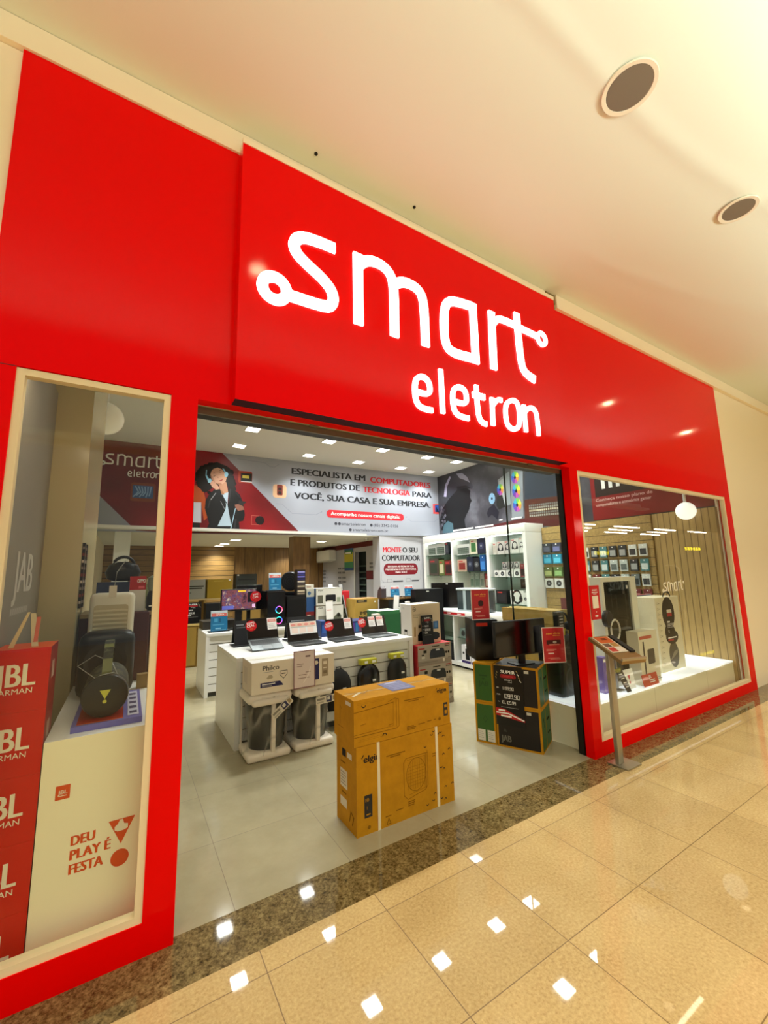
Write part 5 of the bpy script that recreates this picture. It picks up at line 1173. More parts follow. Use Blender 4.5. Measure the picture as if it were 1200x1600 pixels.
b = MB(); b.box(0, .14, 0, .3, 0, .37, mat('#b9b6a8', .5)); b.rect(FRONT(), 0, 0, .14, .24, mat('#234a7c', .5)); b.disc(FRONT(), .05, .30, .03, mat('#3a5a80', .5))
solo('ink_carton', b, 'narrow blue and white carton left of the EPSON boxes', 'carton', (2.545, 4.24, 1.0725), 0)
b = MB(); b.box(0, .155, 0, .3, 0, .199, mat('#7a1a1c', .5)); b.box(.03, .09, -.003, 0, .05, .15, mat('#c9b8b0', .5))
solo('red_carton', b, 'small dark red carton below the blue and white carton', 'carton', (2.53, 4.24, .8725), 0)
b = MB(); b.box(0, .15, 0, .2, 0, .07, mat('#d8d2c0', .5)); b.rect(FRONT(), .02, .02, .1, .045, mat('#b09a8a', .5)); solo('small_carton', b, 'small cream box on the blue and white carton', 'carton', (2.55, 4.3, 1.4435), 0)
b = MB(); f = Fr((0, 0, .01), (1, 0, 0), (0, .1, 1)); b.prism(f, [(0, 0), (.13, 0), (.13, .34), (0, .34)], -.003, 0, PAPER); b.box(-.02, .15, -.005, .04, 0, .01, PAPER); b.rect(f, .02, .2, .1, .206, PINKP)
solo('white_card', b, 'plain white card standing before the lower EPSON carton', 'sign', (2.86, 4.138, .8725), 0)
b = MB(); b.prism(Fr((0, 0, 0), (1, 0, 0), (0, 0, 1)), [(0, 0), (.19, 0), (.10, .42), (0, .42)], -.28, 0, mat('#1e2220', .25)); b.line(FRONT(), [(.10, .42), (.19, .0)], .016, mat('#a8acb0', .4), .001)
for i in range(8): b.disc(FRONT(), .03 + .03 * (i % 4), .08 + .1 * (i // 4) + .03 * (i % 3), .022, mat(['#3a4038', '#5a5c54', '#2a2c2c'][i % 3], .4), .0014, n=10)
solo('wedge_display', b, 'dark sloping display case right of the EPSON cartons', 'display case', (3.215, 4.44, .8800), 0)
IMP = KRAFT2
b = MB(); b.box(0, .47, 0, .35, 0, .365, mat('#a8863a', .6), faces=dict(t=mat('#9a6a34', .6))); f = FRONT(); b.rect(f, .03, .30, .24, .345, mat('#2a2218', .6)); b.rect(f, .06, .31, .18, .335, mat('#8a744a', .6), .002)
b.text(f, 'IMPACT', .10, .085, .06, INK, .0014, bold=.03, width=.33); b.text(f, 'FLOOR', .08, .01, .055, INK, .0014, bold=.03, width=.33); b.rect(f, .39, .29, .42, .315, PAPER, .002)
solo('printed_carton', b, 'yellow-brown carton with bold black lettering on the farther counter', 'carton', (3.42, 4.18, .8725), 0)
b = MB(); b.box(0, .62, 0, .45, 0, 1.345, mat('#a3141c', .4), .01); solo('red_counter', b, 'red counter block behind the yellow-brown lettered carton', 'counter', (3.20, 5.18, 0), 0)
for i, (xx, lab) in enumerate(((3.40, 'small white card standing on the red counter'), (3.62, 'small dark photo frame standing on the red counter'))):
    b = MB(); f = Fr((0, 0, 0), (1, 0, 0), (0, .25, 1)); b.prism(f, [(0, 0), (.09, 0), (.09, .14), (0, .14)], -.008, 0, PAPER if i == 0 else mat('#9a9c9a', .4))
    if i: b.line(f, [(0, 0), (.09, 0), (.09, .14), (0, .14)], .012, BLACK, .001, closed=True)
    b.box(0, .09, 0, .05, 0, .008, BLACK if i else PAPER)
    solo('picture_frame' if i else 'white_card', b, lab, 'frame' if i else 'sign', (xx, 5.24, 1.3455), 0)
b = MB(); b.box(0, .43, 0, .4, 0, .62, KRAFT2); solo('plain_carton', b, 'plain brown carton on the floor under the green and white one', 'carton', (3.52, 3.55, 0), 0)
b = MB(); b.box(0, .42, 0, .38, 0, .44, mat('#1f5a34', .5), faces=dict(t=mat('#c9d4c4', .5))); b.rect(FRONT(), 0, .38, .42, .44, mat('#2c6a3e', .5)); solo('green_carton', b, 'green carton with a white top left of the tall hp carton', 'carton', (3.525, 3.56, .6205), 0)
b = MB(); b.box(0, .36, 0, .3, 0, .16, mat('#1c2c5c', .4)); 
for i in range(6): b.rect(FRONT(), .01 + .058 * i, .02, .055 + .058 * i, .14, mat(['#2a4a9a', '#5a3a8a', '#2a6a9a', '#7a3a5a', '#3a4ab0', '#20305c'][i], .4))
solo('game_box', b, 'dark blue printed box behind the two right-hand laptops', 'box', (2.60, 2.84, .8675), 0)
b = MB(); b.box(0, .09, 0, .2, 0, .2, mat('#1d3f7c', .4)); b.rect(FRONT(), .01, .05, .08, .15, mat('#2f5fa8', .4)); solo('blue_box', b, 'small blue box between the wide-sheet laptop and its right neighbour', 'box', (2.20, 2.80, .8675), 0)
b = MB(); b.box(0, .10, 0, .08, 0, .24, mat('#d8d2bc', .5)); b.rect(FRONT(), .02, .05, .08, .18, mat('#c0b898', .5)); solo('white_box', b, 'slim cream box just left of the tall hp carton', 'box', (2.975, 2.75, .8675), 0)
b = MB(); b.tube([(0, 0, .02), (.02, 0, .12), (.08, 0, .17), (.16, 0, .15), (.2, 0, .05), (.18, 0, .015)], .018, mat('#3a3836', .4), 10); solo('massager', b, 'grey curved neck massager behind the rightmost laptop', 'gadget', (2.79, 2.68, .87), 0)

# dark stand with the two blue signs in front of the MONTE panel
ds = thing('dark_table', 'dark stand with a wooden top in front of the MONTE O SEU COMPUTADOR panel', 'table', (3.98, 3.98, 0))
b = MB(); b.box(-.01, .66, -.01, .37, 1.205, 1.235, WOODV); b.build('table_top', ds)
b = MB(); b.box(.02, .63, .02, .34, 0, 1.205, mat('#10110f', .5)); b.build('cabinet', ds)
for i, (xx, lab) in enumerate(((4.09, 'blue sign on the dark stand, left of the two before the MONTE panel'), (4.40, 'blue sign on the dark stand, right of the two before the MONTE panel'))):
    blue_sign(lab, .19, .2, (xx, 4.05, 1.2355), 0)
b = MB(); b.prism(Fr((0, 0, 0), (0, 1, 0), (0, 0, 1)), [(0, 0), (.16, 0), (.13, .13), (.05, .2), (0, .16)], -.1, 0, mat('#3c3236', .4)); solo('dark_box', b, 'small dark angular box left of the blue sign on the dark stand', 'box', (4.02, 4.10, 1.2355), 0)
for i, (xx, lab) in enumerate(((4.02, 'tall white paper leaning at the left of the dark stand'), (4.14, 'small white bottle box in front of the dark stand, left one'), (4.26, 'small white bottle box in front of the dark stand, right one'))):
    b = MB()
    if i == 0: b.prism(Fr((0, 0, 0), (1, 0, -.12), (.12, .05, 1)), [(0, 0), (.11, 0), (.11, .3), (0, .3)], -.004, 0, PAPER)
    else: b.box(0, .07, 0, .06, 0, .12 + .03 * i, PAPER)
    solo('paper_sheet' if i == 0 else 'bottle_box', b, lab, 'sign' if i == 0 else 'box', (xx, 3.80 if i else 3.88, .9905), 0)
b = MB(); b.box(0, .38, 0, .2, 0, .99, mat('#16301f', .5)); solo('dark_cabinet', b, 'dark green low cabinet in front of the dark stand', 'cabinet', (3.99, 3.76, 0), 0)
b = MB(); b.box(0, .12, 0, .1, 0, .07, mat('#d8d6cf', .5)); solo('white_box', b, 'flat white box on the dark green cabinet', 'box', (4.13, 3.87, .991), 0)

# ------------------------------------------------------------------ under the mezzanine
ac = thing('air_conditioner', 'white wall-mounted air conditioner above the grey printed wall', 'air conditioner', (5.495, 9.944, 2.082))
ac.scale = (1.293,) * 3
b = MB(); b.box(0, .2, 0, .82, .03, .30, mat('#e8e8e4', .4), .02); b.build('body', ac)
b = MB(); b.box(-.003, .12, .03, .79, .0, .03, mat('#b4b4b0', .4)); b.build('louvre', ac)
b = MB(); b.box(5.738, 5.751, 8.716, 9.31, 1.785, 2.457, mat('#1d4f8c', .4)); ff = Fr((5.738, 9.31, 1.785), (0, -1, 0), (0, 0, 1), 1.293)
b.rect(ff, .0, .2, .46, .42, mat('#c0b43a', .4)); b.rect(ff, .04, .38, .42, .48, mat('#2a7a4a', .4), .0016); b.rect(ff, .06, .39, .36, .43, WHITE, .002); b.rect(ff, .0, .06, .46, .2, mat('#3a8a6a', .4), .0012)
solo('colour_poster', b, 'green, yellow and blue poster on the grey wall beside the stair opening', 'poster')
cm = thing('security_camera', 'small white dome camera under the mezzanine left of the MONTE panel', 'camera', (5.237, 6.97, 2.593))
b = MB(); b.cyl((0, 0, -.02), .045, .02, WHITE); b.build('mount', cm)
b = MB(); b.lathe([(.005, -.07), (.03, -.06), (.042, -.04), (.045, -.02)], mat('#d0d0cc', .3), n=20); b.build('dome', cm)
# left side: shelf and low cabinet at the wood wall
WT = mat('#9a7c3e', .5)
lc = thing('wood_cabinet', 'yellow-brown low cabinet below the wall shelf at the back left', 'cabinet', (.2, 6.46, 0))
b = MB(); b.box(0, 1.5, 0, .5, .76, .80, mat('#c2a868', .4)); b.build('cabinet_top', lc)
b = MB(); b.box(0.01, 1.49, .02, .5, 0, .76, mat('#8a6c28', .5)); b.build('cabinet_body', lc)
for i in range(3):
    b = MB(); b.box(.02 + .49 * i, .49 + .49 * i, .0, .02, .03, .74, mat('#8f7230', .5)); b.build('door', lc)
ws = thing('wall_shelf', 'wooden wall shelf carrying grey and yellow cartons at the back left', 'shelf', (.2, 7.2, 1.2))
b = MB(); b.box(0, 2.0, 0, .769, 0, .03, mat('#b8a272', .5)); b.build('shelf_board', ws)
for xx in (.02, 1.2):
    b = MB(); b.box(xx, xx + .05, .02, .769, -1.199, 0, WT); b.build('upright', ws)
def far_box(name, lab, x, y, z, w_, h, col, extra=None, cat='carton'):
    b = MB(); b.box(0, w_, 0, .3, 0, h, mat(col, .5))
    if extra: extra(b, FRONT(), w_, h)
    return solo(name, b, lab, cat, (x, y, z), 0)
def ex1(b, f, w_, h):
    b.rect(f, w_ * .3, h * .62, w_ * .95, h * .68, INK); b.rect(f, w_ * .35, h * .52, w_ * .9, h * .58, INK); b.rect(f, w_ * .5, h * .3, w_ * .55, h * .33, INK)
far_box('grey_carton', 'grey carton with black print at the left end of the wall shelf', .82, 7.22, 1.2305, .60, .40, '#8d8b80', ex1)
far_box('yellow_carton', 'yellow carton on the wall shelf right of the grey one', 1.46, 7.22, 1.2305, .50, .40, '#9c7f1e', lambda b, f, w_, h: (b.rect(f, w_ * .25, h * .88, w_ * .65, h * .92, mat('#b89c40', .5)), b.rect(f, w_ * .86, h * .9, w_ * .95, h * .97, PAPER)))
far_box('dark_carton', 'dark grey carton standing before the vertical wood panels', 2.06, 7.3, 1.2305, .46, .50, '#2e332f', lambda b, f, w_, h: (b.rect(f, w_ * .1, h * .72, w_ * .9, h * .78, mat('#1c201e', .5)), b.rect(f, w_ * .06, h * .92, w_ * .14, h * .98, PAPER), b.rect(f, w_ * .02, h * .2, w_ * .1, h * .26, PAPER)))
b = MB(); b.box(0, .6, 0, .4, 0, 1.2299, WT); solo('wood_pedestal', b, 'wooden pedestal under the dark grey carton', 'pedestal', (2.21, 7.25, 0), 0)
far_box('black_carton', 'tall black carton under the wall shelf behind the lit monitor', 1.34, 6.50, .8005, .34, .36, '#0b0c10')
board('price_sign', 'black price sign on the wood cabinet, partly hidden by the red pillar', .30, .40, (.96, 6.50, .8005), 0, .08, '999,90', '899,90', '10x 89', False)
b = MB(); b.box(0, .5, 0, .4, 0, .12, mat('#2a241c', .5)); solo('flat_dark_box', b, 'flat dark box lying at the back left of the farther counter', 'box', (1.03, 4.66, .8725), 0)
# slat wall packs on the right wall by the glass
PKC = [('#2c3038', 'dark'), ('#34384a', 'navy'), ('#9a2a2c', 'red'), ('#1f7a9a', 'turquoise'), ('#2488a8', 'bright turquoise'), ('#8a2428', 'dark red'), ('#5c6a30', 'olive'), ('#4f6a34', 'green'), ('#8a9a8c', 'pale green'), ('#c9c8c2', 'white'), ('#d2d0ca', 'white'), ('#c4c2bc', 'pale')]
for i, (c_, nm) in enumerate(PKC):
    r_, k = divmod(i, 3)
    goods('accessory_pack', '%s accessory pack on the slat wall, %s row, %s' % (nm, ['top', 'second', 'third', 'bottom'][r_], ['leftmost', 'middle', 'rightmost'][k]), 'accessory pack', 1.77 - k * .17, [2.0, 1.83, 1.64, 1.47][r_] - .07, .145, .03, .14, c_, 'pack' if r_ < 3 else 'disc', ['#50566a', '#6a70a0', '#d8c0b8', '#4ab0d0', '#5ac0e0', '#c09a94', '#a8b070', '#8ab070', '#c9d8d0', '#2a2a2c', '#2a2a2c', '#2a2a2c'][i], 'accessory packs on the slat wall', x=5.435)
b = MB(); b.box(0, .3, 0, .06, 0, .34, mat('#5a1a1e', .5)); b.disc(FRONT(), .2, .17, .06, mat('#c9b0a4', .5)); solo('maroon_pack', b, 'maroon pack with a pale mouse picture low on the slat wall', 'accessory pack', shelf_at(5.40, 1.5, 1.0), R(-90), None)

# hanging packs on the slat wall near the right window
COLN = ['first', 'second', 'third', 'fourth', 'fifth', 'sixth', 'seventh']
random.seed(11)
for r_, zz in enumerate((1.86, 1.62, 1.38, 1.14)):
    for k in range(7):
        nm, c_, c2 = random.choice([('grey', '#6a706c', '#2c302e'), ('pale', '#b9c2bc', '#5a625e'), ('black', '#1c1c1c', '#7a7a78'), ('white', '#d2d4cc', '#3a3a3a'), ('teal', '#4a7a7c', '#c9d4d0'), ('dark red', '#6a2a2a', '#c9a8a0'), ('charcoal', '#2c2e30', '#9a9c98')])
        b = MB(); b.box(0, .125, 0, .03, 0, .19, mat(c_, .4)); f = FRONT(); b.rect(f, .015, .02, .11, .12, mat(c2, .4)); b.disc(f, .0625, .168, .01, WHITE, n=10)
        solo('accessory_pack', b, '%s hanging pack by the right window, %s row, %s from left' % (nm, ['top', 'upper middle', 'lower middle', 'bottom'][r_], COLN[k]), 'accessory pack', (7.038, 2.15 - .165 * k, zz), R(-90), 'hanging packs on the slat wall by the right window')
# ------------------------------------------------------------------ left window display
ORG = mat('#d84a08', .35, .3); REDO = mat('#c81400', .35, .2); CRM = mat('#efe6c8', .5)
b = MB(); f = FRONT()
b.box(0, .435, 0, 1.19, 0, .943, mat('#f8eec8', .25, .4), faces=dict(t=mat('#efeee9', .22, .5)))
b.rect(f, .058, .685, .112, .745, ORG); b.text(f, 'JBL', .085, .708, .017, CRM, .0016, 'C', .02, .034); b.rect(f, .07, .699, .10, .702, CRM, .0016)
for t_, z_, wd in (('DEU', .477, .088), ('PLAY \u00c9', .418, .152), ('FESTA', .359, .126)): b.text(f, t_, .132, z_, .041, ORG, .0012, bold=.035, width=wd)
b.poly(f, [(.272, .535), (.380, .535), (.327, .425)], ORG, .0012); b.disc(f, .326, .365, .037, ORG, .0012)
b.poly(f, [(.298, .505), (.31, .515), (.318, .532), (.33, .532), (.336, .512), (.352, .507), (.352, .488), (.335, .482), (.31, .482), (.298, .49)], CRM, .0018)
solo('display_plinth', b, 'white plinth printed DEU PLAY É FESTA in orange in the left window', 'plinth', (-.283, .15, 0))
JLB = ['topmost red and orange JBL carton in the left window stack', 'second red JBL carton from the top in the left window stack', 'third red JBL carton from the top in the left window stack', 'fourth red JBL carton from the top in the left window stack', 'lowest red JBL carton standing on the left window floor']
JW = .205
jc = None
for i in range(5):
    if jc is None:
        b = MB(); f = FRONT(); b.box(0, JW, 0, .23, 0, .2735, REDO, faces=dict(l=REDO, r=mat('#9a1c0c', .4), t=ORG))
        b.text(f, 'JBL', .014, .112, .098, CRM, .0012, bold=.018, width=.14); b.text(f, 'HARMAN', .008, .078, .024, CRM, .0012, bold=.0, width=.14)
        b.rect(RIGHT(JW), .06, .12, .14, .2, mat('#c9a08a', .5), .0012)
        jc = solo('speaker_carton', b, JLB[0], 'carton', (-.492, .15, 1.096), 0, 'stacked red speaker cartons')
    else:
        c = copy_tree(jc); c.location = (-.492, .15, 1.096 - i * .274); c['label'] = JLB[i]
b = MB(); f = Fr((0, 0, 0), (1, 0, 0), (0, .35, 1))
b.prism(f, [(.03, 0), (.055, 0), (.028, .16), (.008, .16)], -.003, 0, mat('#c9b48a', .4)); 
b.prism(Fr((0, .0, 0), (1, 0, 0), (0, .1, 1)), [(-.055, 0), (-.035, 0), (.012, .16), (.002, .16)], -.003, 0, mat('#d8c290', .4)); b.rect(f, .034, .02, .05, .14, mat('#c25a3a', .4), .002)
solo('paper_tent', b, 'folded cream and red paper tent on the topmost JBL carton', 'sign', (-.40, .21, 1.3705))
GP = mat('#8d867a', .45)
b = MB(); b.box(-.5995, -.50, .14, 1.199, 0, 3.0, GP); jf = Fr((-.50, 0, 0), (0, 1, 0), (0, 0, 1))
b.text(jf, 'JAB', .44, 1.62, .22, mat('#c9c4ba', .5), .001, bold=.02, width=.46); b.rect(jf, .42, 1.50, .86, 1.54, mat('#9c968c', .5), .001)
for i in range(9): b.rect(jf, .43 + .047 * i, 1.505, .43 + .047 * i + .03, 1.535, mat('#b4aea4', .5), .0015)
solo('lettered_partition', b, 'grey side panel with pale JAB lettering in the left window', 'panel')
# boom speaker on its coloured base
b = MB(); PUR = mat('#6a64a8', .4)
b.box(0, .30, 0, .62, 0, .028, PUR); tf = TOP(.028); b.rect(tf, .02, .03, .215, .60, mat('#9a1208', .3)); b.rect(tf, .02, .02, .215, .03, mat('#e0661a', .4)); b.rect(tf, .235, .05, .285, .58, mat('#c9c6d8', .4))
for i in range(5): b.rect(tf, .243, .08 + .1 * i, .277, .13 + .1 * i, mat('#4a4668', .4), .0018)
solo('product_pad', b, 'purple and red display base under the camouflage speaker', 'stand', (-.195, .217, .9435))
CAMO = None
def camo():
    m, nt, b = nodes('camouflage_fabric'); g = N(nt, 'ShaderNodeTexCoord')
    nt.links.new(ramp(nt, noise(nt, g.outputs['Object'], 22, 2, .5), [(.42, '#17170f'), (.5, '#2a2c18'), (.56, '#4a4a2a'), (.62, '#1c1c12')]), b.inputs['Base Color']); b.inputs['Roughness'].default_value = .7
    return m
CAMO = camo()
bs = thing('portable_speaker', 'camouflage boom speaker with a yellow logo end on the purple and red base', 'speaker', (-.066, .30, .9735))
b = MB(); b.lathe([(.075, 0), (.10, .012), (.104, .04), (.104, .40), (.10, .43), (.07, .45)], CAMO, (0, 0, .106), 36, True, 'y'); b.build('body', bs)
b = MB(); b.lathe([(.101, -.004), (.105, .006), (.105, .02)], mat('#0f0f0c', .3), (0, 0, .106), 36, True, 'y'); b.lathe([(.070, -.012), (.101, -.004), (.101, .0), (.070, .0)], mat('#14140f', .35), (0, 0, .106), 36, True, 'y'); b.build('end_ring', bs)
b = MB(); b.lathe([(.001, -.010), (.055, -.012), (.070, -.006), (.070, 0)], mat('#2c2b14', .45), (0, 0, .106), 32, True, 'y'); rad = b.build('passive_radiator', bs)
b = MB(); f = FRONT(-.0125); b.poly(f, [(-.024, .137), (.024, .137), (.0, .092)], mat('#c9c84a', .4), .001); b.disc(f, 0, .080, .009, mat('#c9c84a', .4), .001); b.build('logo', rad)
HD = mat('#6a6c40', .5)
b = MB(); pts = [(0, .02 + .41 * k / 12, .205 + .135 * math.sin(math.pi * k / 12) ** .6) for k in range(13)]
for i in range(12):
    a_, c_ = Vector(pts[i]), Vector(pts[i + 1]); b.geo([a_ + Vector((-.022, 0, 0)), a_ + Vector((.022, 0, 0)), c_ + Vector((.022, 0, 0)), c_ + Vector((-.022, 0, 0)), a_ + Vector((-.022, 0, .018)), a_ + Vector((.022, 0, .018)), c_ + Vector((.022, 0, .018)), c_ + Vector((-.022, 0, .018))], [(0, 1, 2, 3), (4, 5, 6, 7), (0, 1, 5, 4), (1, 2, 6, 5), (2, 3, 7, 6), (3, 0, 4, 7)], CAMO if i % 3 else HD)
b.build('handle', bs)
b = MB(); b.tube([(-.05, .0, .2), (-.13, .05, .26), (-.06, .1, .30), (.02, .06, .26), (.05, .02, .20), (.03, -.01, .22), (-.03, .0, .21)], .0022, mat('#8a8a84', .3), 6); b.build('tether_cable', bs)
PBK = mat('#121214', .4)
bk = thing('party_speaker', 'big black rounded speaker standing behind the camouflage speaker', 'speaker', (-.09, .83, .9435))
b = MB(); b.box(-.15, .155, .02, .21, 0, .40, PBK, .06); b.build('cabinet', bk)
b = MB(); f = FRONT(.02); b.ring(f, 0.0, .22, .09, .115, mat('#1d1d20', .3), .002); b.build('speaker_ring', bk)
wh = thing('air_heater', 'white slatted box-shaped heater standing at the back of the white plinth', 'heater', (-.085, 1.06, .9435), R(-4))
b = MB(); b.box(-.13, .13, 0, .17, 0, .64, mat('#d9d4c2', .4), .035); hh_ = b.build('housing', wh)
b = MB()
f = FRONT(-.0005)
b.rrect(f, -.10, .06, .10, .56, .02, mat('#b9ae90', .5), .001)
for i in range(16): b.box(-.097, .097, -.006, .0, .08 + .029 * i, .092 + .029 * i, mat('#cfc5a8', .4))
b.build('slats', hh_)
b = MB(); b.box(-.02, .025, -.006, .0, .61, .69, mat('#d8d0c0', .4)); b.tube([(.01, 0, .69), (.02, -.02, .78), (.06, .05, .86)], .003, mat('#8a8a84', .3), 6); b.build('hang_tag', wh)
b = MB(); b.box(0, .29, 0, .08, 0, .49, mat('#3f0e0e', .4), .012); solo('maroon_case', b, 'dark maroon case at the back right of the white plinth', 'case', (-.135, 1.25, .9435))
ssh = thing('rear_shelf', 'maroon rear shelf block behind the white plinth carrying small goods', 'shelf', (-.28, 1.36, 0))
b = MB(); b.box(0, .47, 0, .5, 0, 1.40, mat('#3a1210', .5)); b.build('cabinet', ssh)
b = MB(); b.box(0, .48, -.01, .5, 1.40, 1.43, mat('#9a8660', .5)); b.build('shelf_top', ssh)
hs = thing('portable_speaker', 'black handbag-shaped speaker with a hoop handle at the top of the left window display', 'speaker', (-.035, 1.62, 1.66))
b = MB(); b.lathe([(.06, 0), (.11, .02), (.125, .07), (.10, .13), (.04, .155)], PBK, (0, 0, 0), 28, True, 'z', 1.0, .55); b.build('body', hs)
b = MB(); b.tube([(.075 * math.cos(R(a)), 0, .12 + .075 * math.sin(R(a))) for a in range(0, 181, 15)], .012, PBK, 10); b.build('handle', hs)
b = MB(); b.box(-.17, .09, -.08, .08, 0, .225, mat('#2c3a5c', .4)); solo('blue_box', b, 'dark blue box under the handbag-shaped speaker', 'box', (-.035, 1.64, 1.4305))
b = MB(); b.box(0, .11, 0, .14, 0, .265, mat('#d8d4cc', .4)); b.rect(FRONT(), 0, .16, .11, .265, mat('#b0121c', .4)); b.text(FRONT(), 'OPPO', .05, .215, .028, WHITE, .002, 'L', .02, .055); b.rect(FRONT(), .06, .17, .10, .19, mat('#e0606a', .4), .002)
solo('phone_box', b, 'red and white OPPO box beside the dark blue box', 'box', (.015, 1.40, 1.4305))
b = MB(); b.lathe([(.035, 0), (.045, .02), (.045, .1), (.03, .15)], mat('#1b1a18', .3), (0, 0, 0), 22); b.lathe([(.03, .15), (.042, .18), (.04, .25), (.015, .27)], mat('#7a8270', .15, .6), (0, 0, 0), 22); b.rect(FRONT(-.046), -.025, .03, .028, .04, PAPER)
solo('blender', b, 'small blender with a black base and glass jar at the right of the left window', 'blender', (.175, 1.40, 1.4305))
b = MB(); b.box(0, .10, 0, .08, 0, .24, mat('#b9b48c', .4)); b.rect(FRONT(), .01, .04, .09, .2, mat('#8f9a6a', .4)); solo('green_box', b, 'pale green box behind the small blender', 'box', (.125, 1.7, 1.4305))
b = MB(); b.box(0, .07, 0, .06, 0, .09, mat('#8a6f40', .5)); solo('paper_tent', b, 'small tan paper tent right of the big black speaker', 'sign', (.09, .98, .9435))
for i in range(2):
    b = MB(); b.box(-.012, .004, 0, .07, 0, .46, mat('#150d0b', .4)); jf2 = Fr((.004, 0, 0), (0, 1, 0), (0, 0, 1)); ff = FRONT()
    for k in range(9): b.rect(jf2, .01, .03 + .048 * k, .06, .055 + .048 * k, mat(['#c9b8a8', '#7a2a20', '#8a7a70'][k % 3], .4))
    for k in range(9): b.rect(ff, -.010, .03 + .048 * k, .002, .05 + .048 * k, mat(['#c9b8a8', '#7a2a20', '#8a7a70'][k % 3], .4))
    solo('product_strip', b, 'dark hanging product strip on the beige partition, %s of two' % ['nearer', 'farther'][i], 'product strip', (-.277, 1.26 + .16 * i, 1.48), 0, 'hanging product strips in the left window')
gl = thing('globe_lamp', 'large white globe lamp near the ceiling seen through the left window', 'lamp', (-.31, 2.86, 3.42))
b = MB(); b.lathe([(.175 * math.sin(R(a)), -.175 * math.cos(R(a))) if 1 < a < 179 else (.0001, -.175 * math.cos(R(a))) for a in range(0, 181, 10)], mat('#efe9d2', .3, .4, 0, .12), n=36); b.build('globe', gl)
b = MB(); b.cyl((0, 0, .17), .02, .689, WHITE); b.build('stem', gl)
b = MB(); b.box(-.26, 0, 6.84, 7.3, 0, 2.592, mat('#dfe0d8', .5)); struct('wall_white_pier', b)

# ------------------------------------------------------------------ right window display
DW = mat('#ece6cc', .25, .5)
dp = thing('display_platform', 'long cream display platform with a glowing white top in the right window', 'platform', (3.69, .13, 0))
b = MB(); b.box(0, 3.40, 0, .74, 0, .37, DW, faces=dict(f=mat('#e9e2c2', .22, .5))); f = FRONT(); 
for xx in (1.30, 2.58): b.rect(f, xx, 0, xx + .005, .37, mat('#a89a6c', .5), .0008)
b.build('platform_body', dp)
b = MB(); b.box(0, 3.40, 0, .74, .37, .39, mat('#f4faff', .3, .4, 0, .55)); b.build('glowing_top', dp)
SG = thing('glass_partition', 'clear glass side panel between the entrance and the right window display', 'glass panel', (3.668, .17, .0))
b = MB(); b.box(0, .008, 0, .69, .395, 2.9, GLASS); b.build('glass_sheet', SG)
b = MB(); b.box(-.003, .011, .69, .702, .0, 2.9, mat('#24302a', .3)); b.build('edge_profile', SG)
PZ = .3905
pt = thing('party_speaker', 'tall black party speaker at the left end of the right window display', 'speaker', (3.93, .42, PZ))
b = MB(); b.box(-.17, .17, -.05, .25, 0, .60, mat('#101114', .3), .05); b.build('cabinet', pt)
b = MB(); f = FRONT(-.0505); b.ring(f, 0, .18, .10, .125, mat('#26282c', .3), .002); b.ring(f, 0, .42, .10, .125, mat('#26282c', .3), .002); b.build('speaker_ring', pt)
b = MB(); b.tube([(-.17, .1, .08), (-.24, .06, .03), (-.30, .08, .012), (-.32, .14, .01)], .01, PBK); b.build('power_cable', pt) if False else None
hp = thing('headphones', 'black headphones on a yellow and black pack above the tall party speaker', 'headphones', (4.02, .50, .9915))
b = MB(); b.tube([(.085 * math.cos(R(a)), 0, .12 + .10 * math.sin(R(a))) for a in range(-10, 191, 12)], .012, PBK, 10); b.build('headband', hp)
for s_ in (-1, 1):
    b = MB(); b.lathe([(.035, -.02), (.045, -.012), (.045, .012), (.035, .02)], PBK, (s_ * .085, 0, .075), 22, True, 'x'); b.build('ear_cup', hp)
b = MB(); b.box(-.05, .05, -.01, .03, 0, .03, DARK); b.build('stand', hp)
b = MB(); b.box(0, .10, 0, .06, 0, .24, mat('#1a1a16', .4)); b.rect(FRONT(), 0, 0, .10, .07, mat('#a89a1c', .4))
for k in range(4): b.rect(FRONT(), .02, .10 + .03 * k, .08, .112 + .03 * k, GREYP)
solo('headset_pack', b, 'black and yellow headset pack beside the headphones', 'accessory pack', (4.135, .40, .9915)) if False else solo('headset_pack', b, 'black and yellow headset pack beside the headphones', 'accessory pack', (3.83, .42, .9915))
sw_ = thing('showcase_tower', 'tall white-framed tower with a dark glass front in the right window', 'appliance', (4.49, .32, PZ))
b = MB(); 
for a in ((0, .05, 0, 1.18), (.60, .72, 0, 1.18), (.05, .60, 1.13, 1.18), (.05, .60, 0, .05)): b.box(a[0], a[1], 0, .22, a[2], a[3], mat('#e6e4d4', .3))
b.build('white_frame', sw_)
b = MB(); b.box(.05, .60, .02, .21, .05, 1.13, mat('#1b1f1c', .08, .7)); b.build('dark_front', sw_)
b = MB(); b.rect(FRONT(.02), .54, 1.04, .575, 1.08, mat('#c9c9c4', .4)); b.build('label', sw_)
hd2 = thing('headphones', 'black and white headphones propped in front of the dark glass tower', 'headphones', (4.50, .24, .80))
hd2.location.z = PZ
b = MB(); b.ring(FRONT(), .05, .62, .075, .092, mat('#d8d4c6', .4), 0, 30, ky=1.25); b.tube([(.05 + .083 * math.cos(R(a)), 0, .62 + .104 * math.sin(R(a))) for a in range(0, 360, 15)], .009, mat('#d8d4c6', .3), 8, True); b.build('white_headband', hd2)
b = MB(); b.lathe([(.06, -.03), (.075, -.01), (.075, .02), (.05, .03)], PBK, (-.03, .03, .74), 24, True, 'y', 1, 1.2); b.build('ear_cup', hd2)
b = MB(); b.box(-.005, .005, .0, .02, 0, .52, STEEL); b.box(-.06, .06, -.04, .06, 0, .01, STEEL); b.build('stand', hd2)
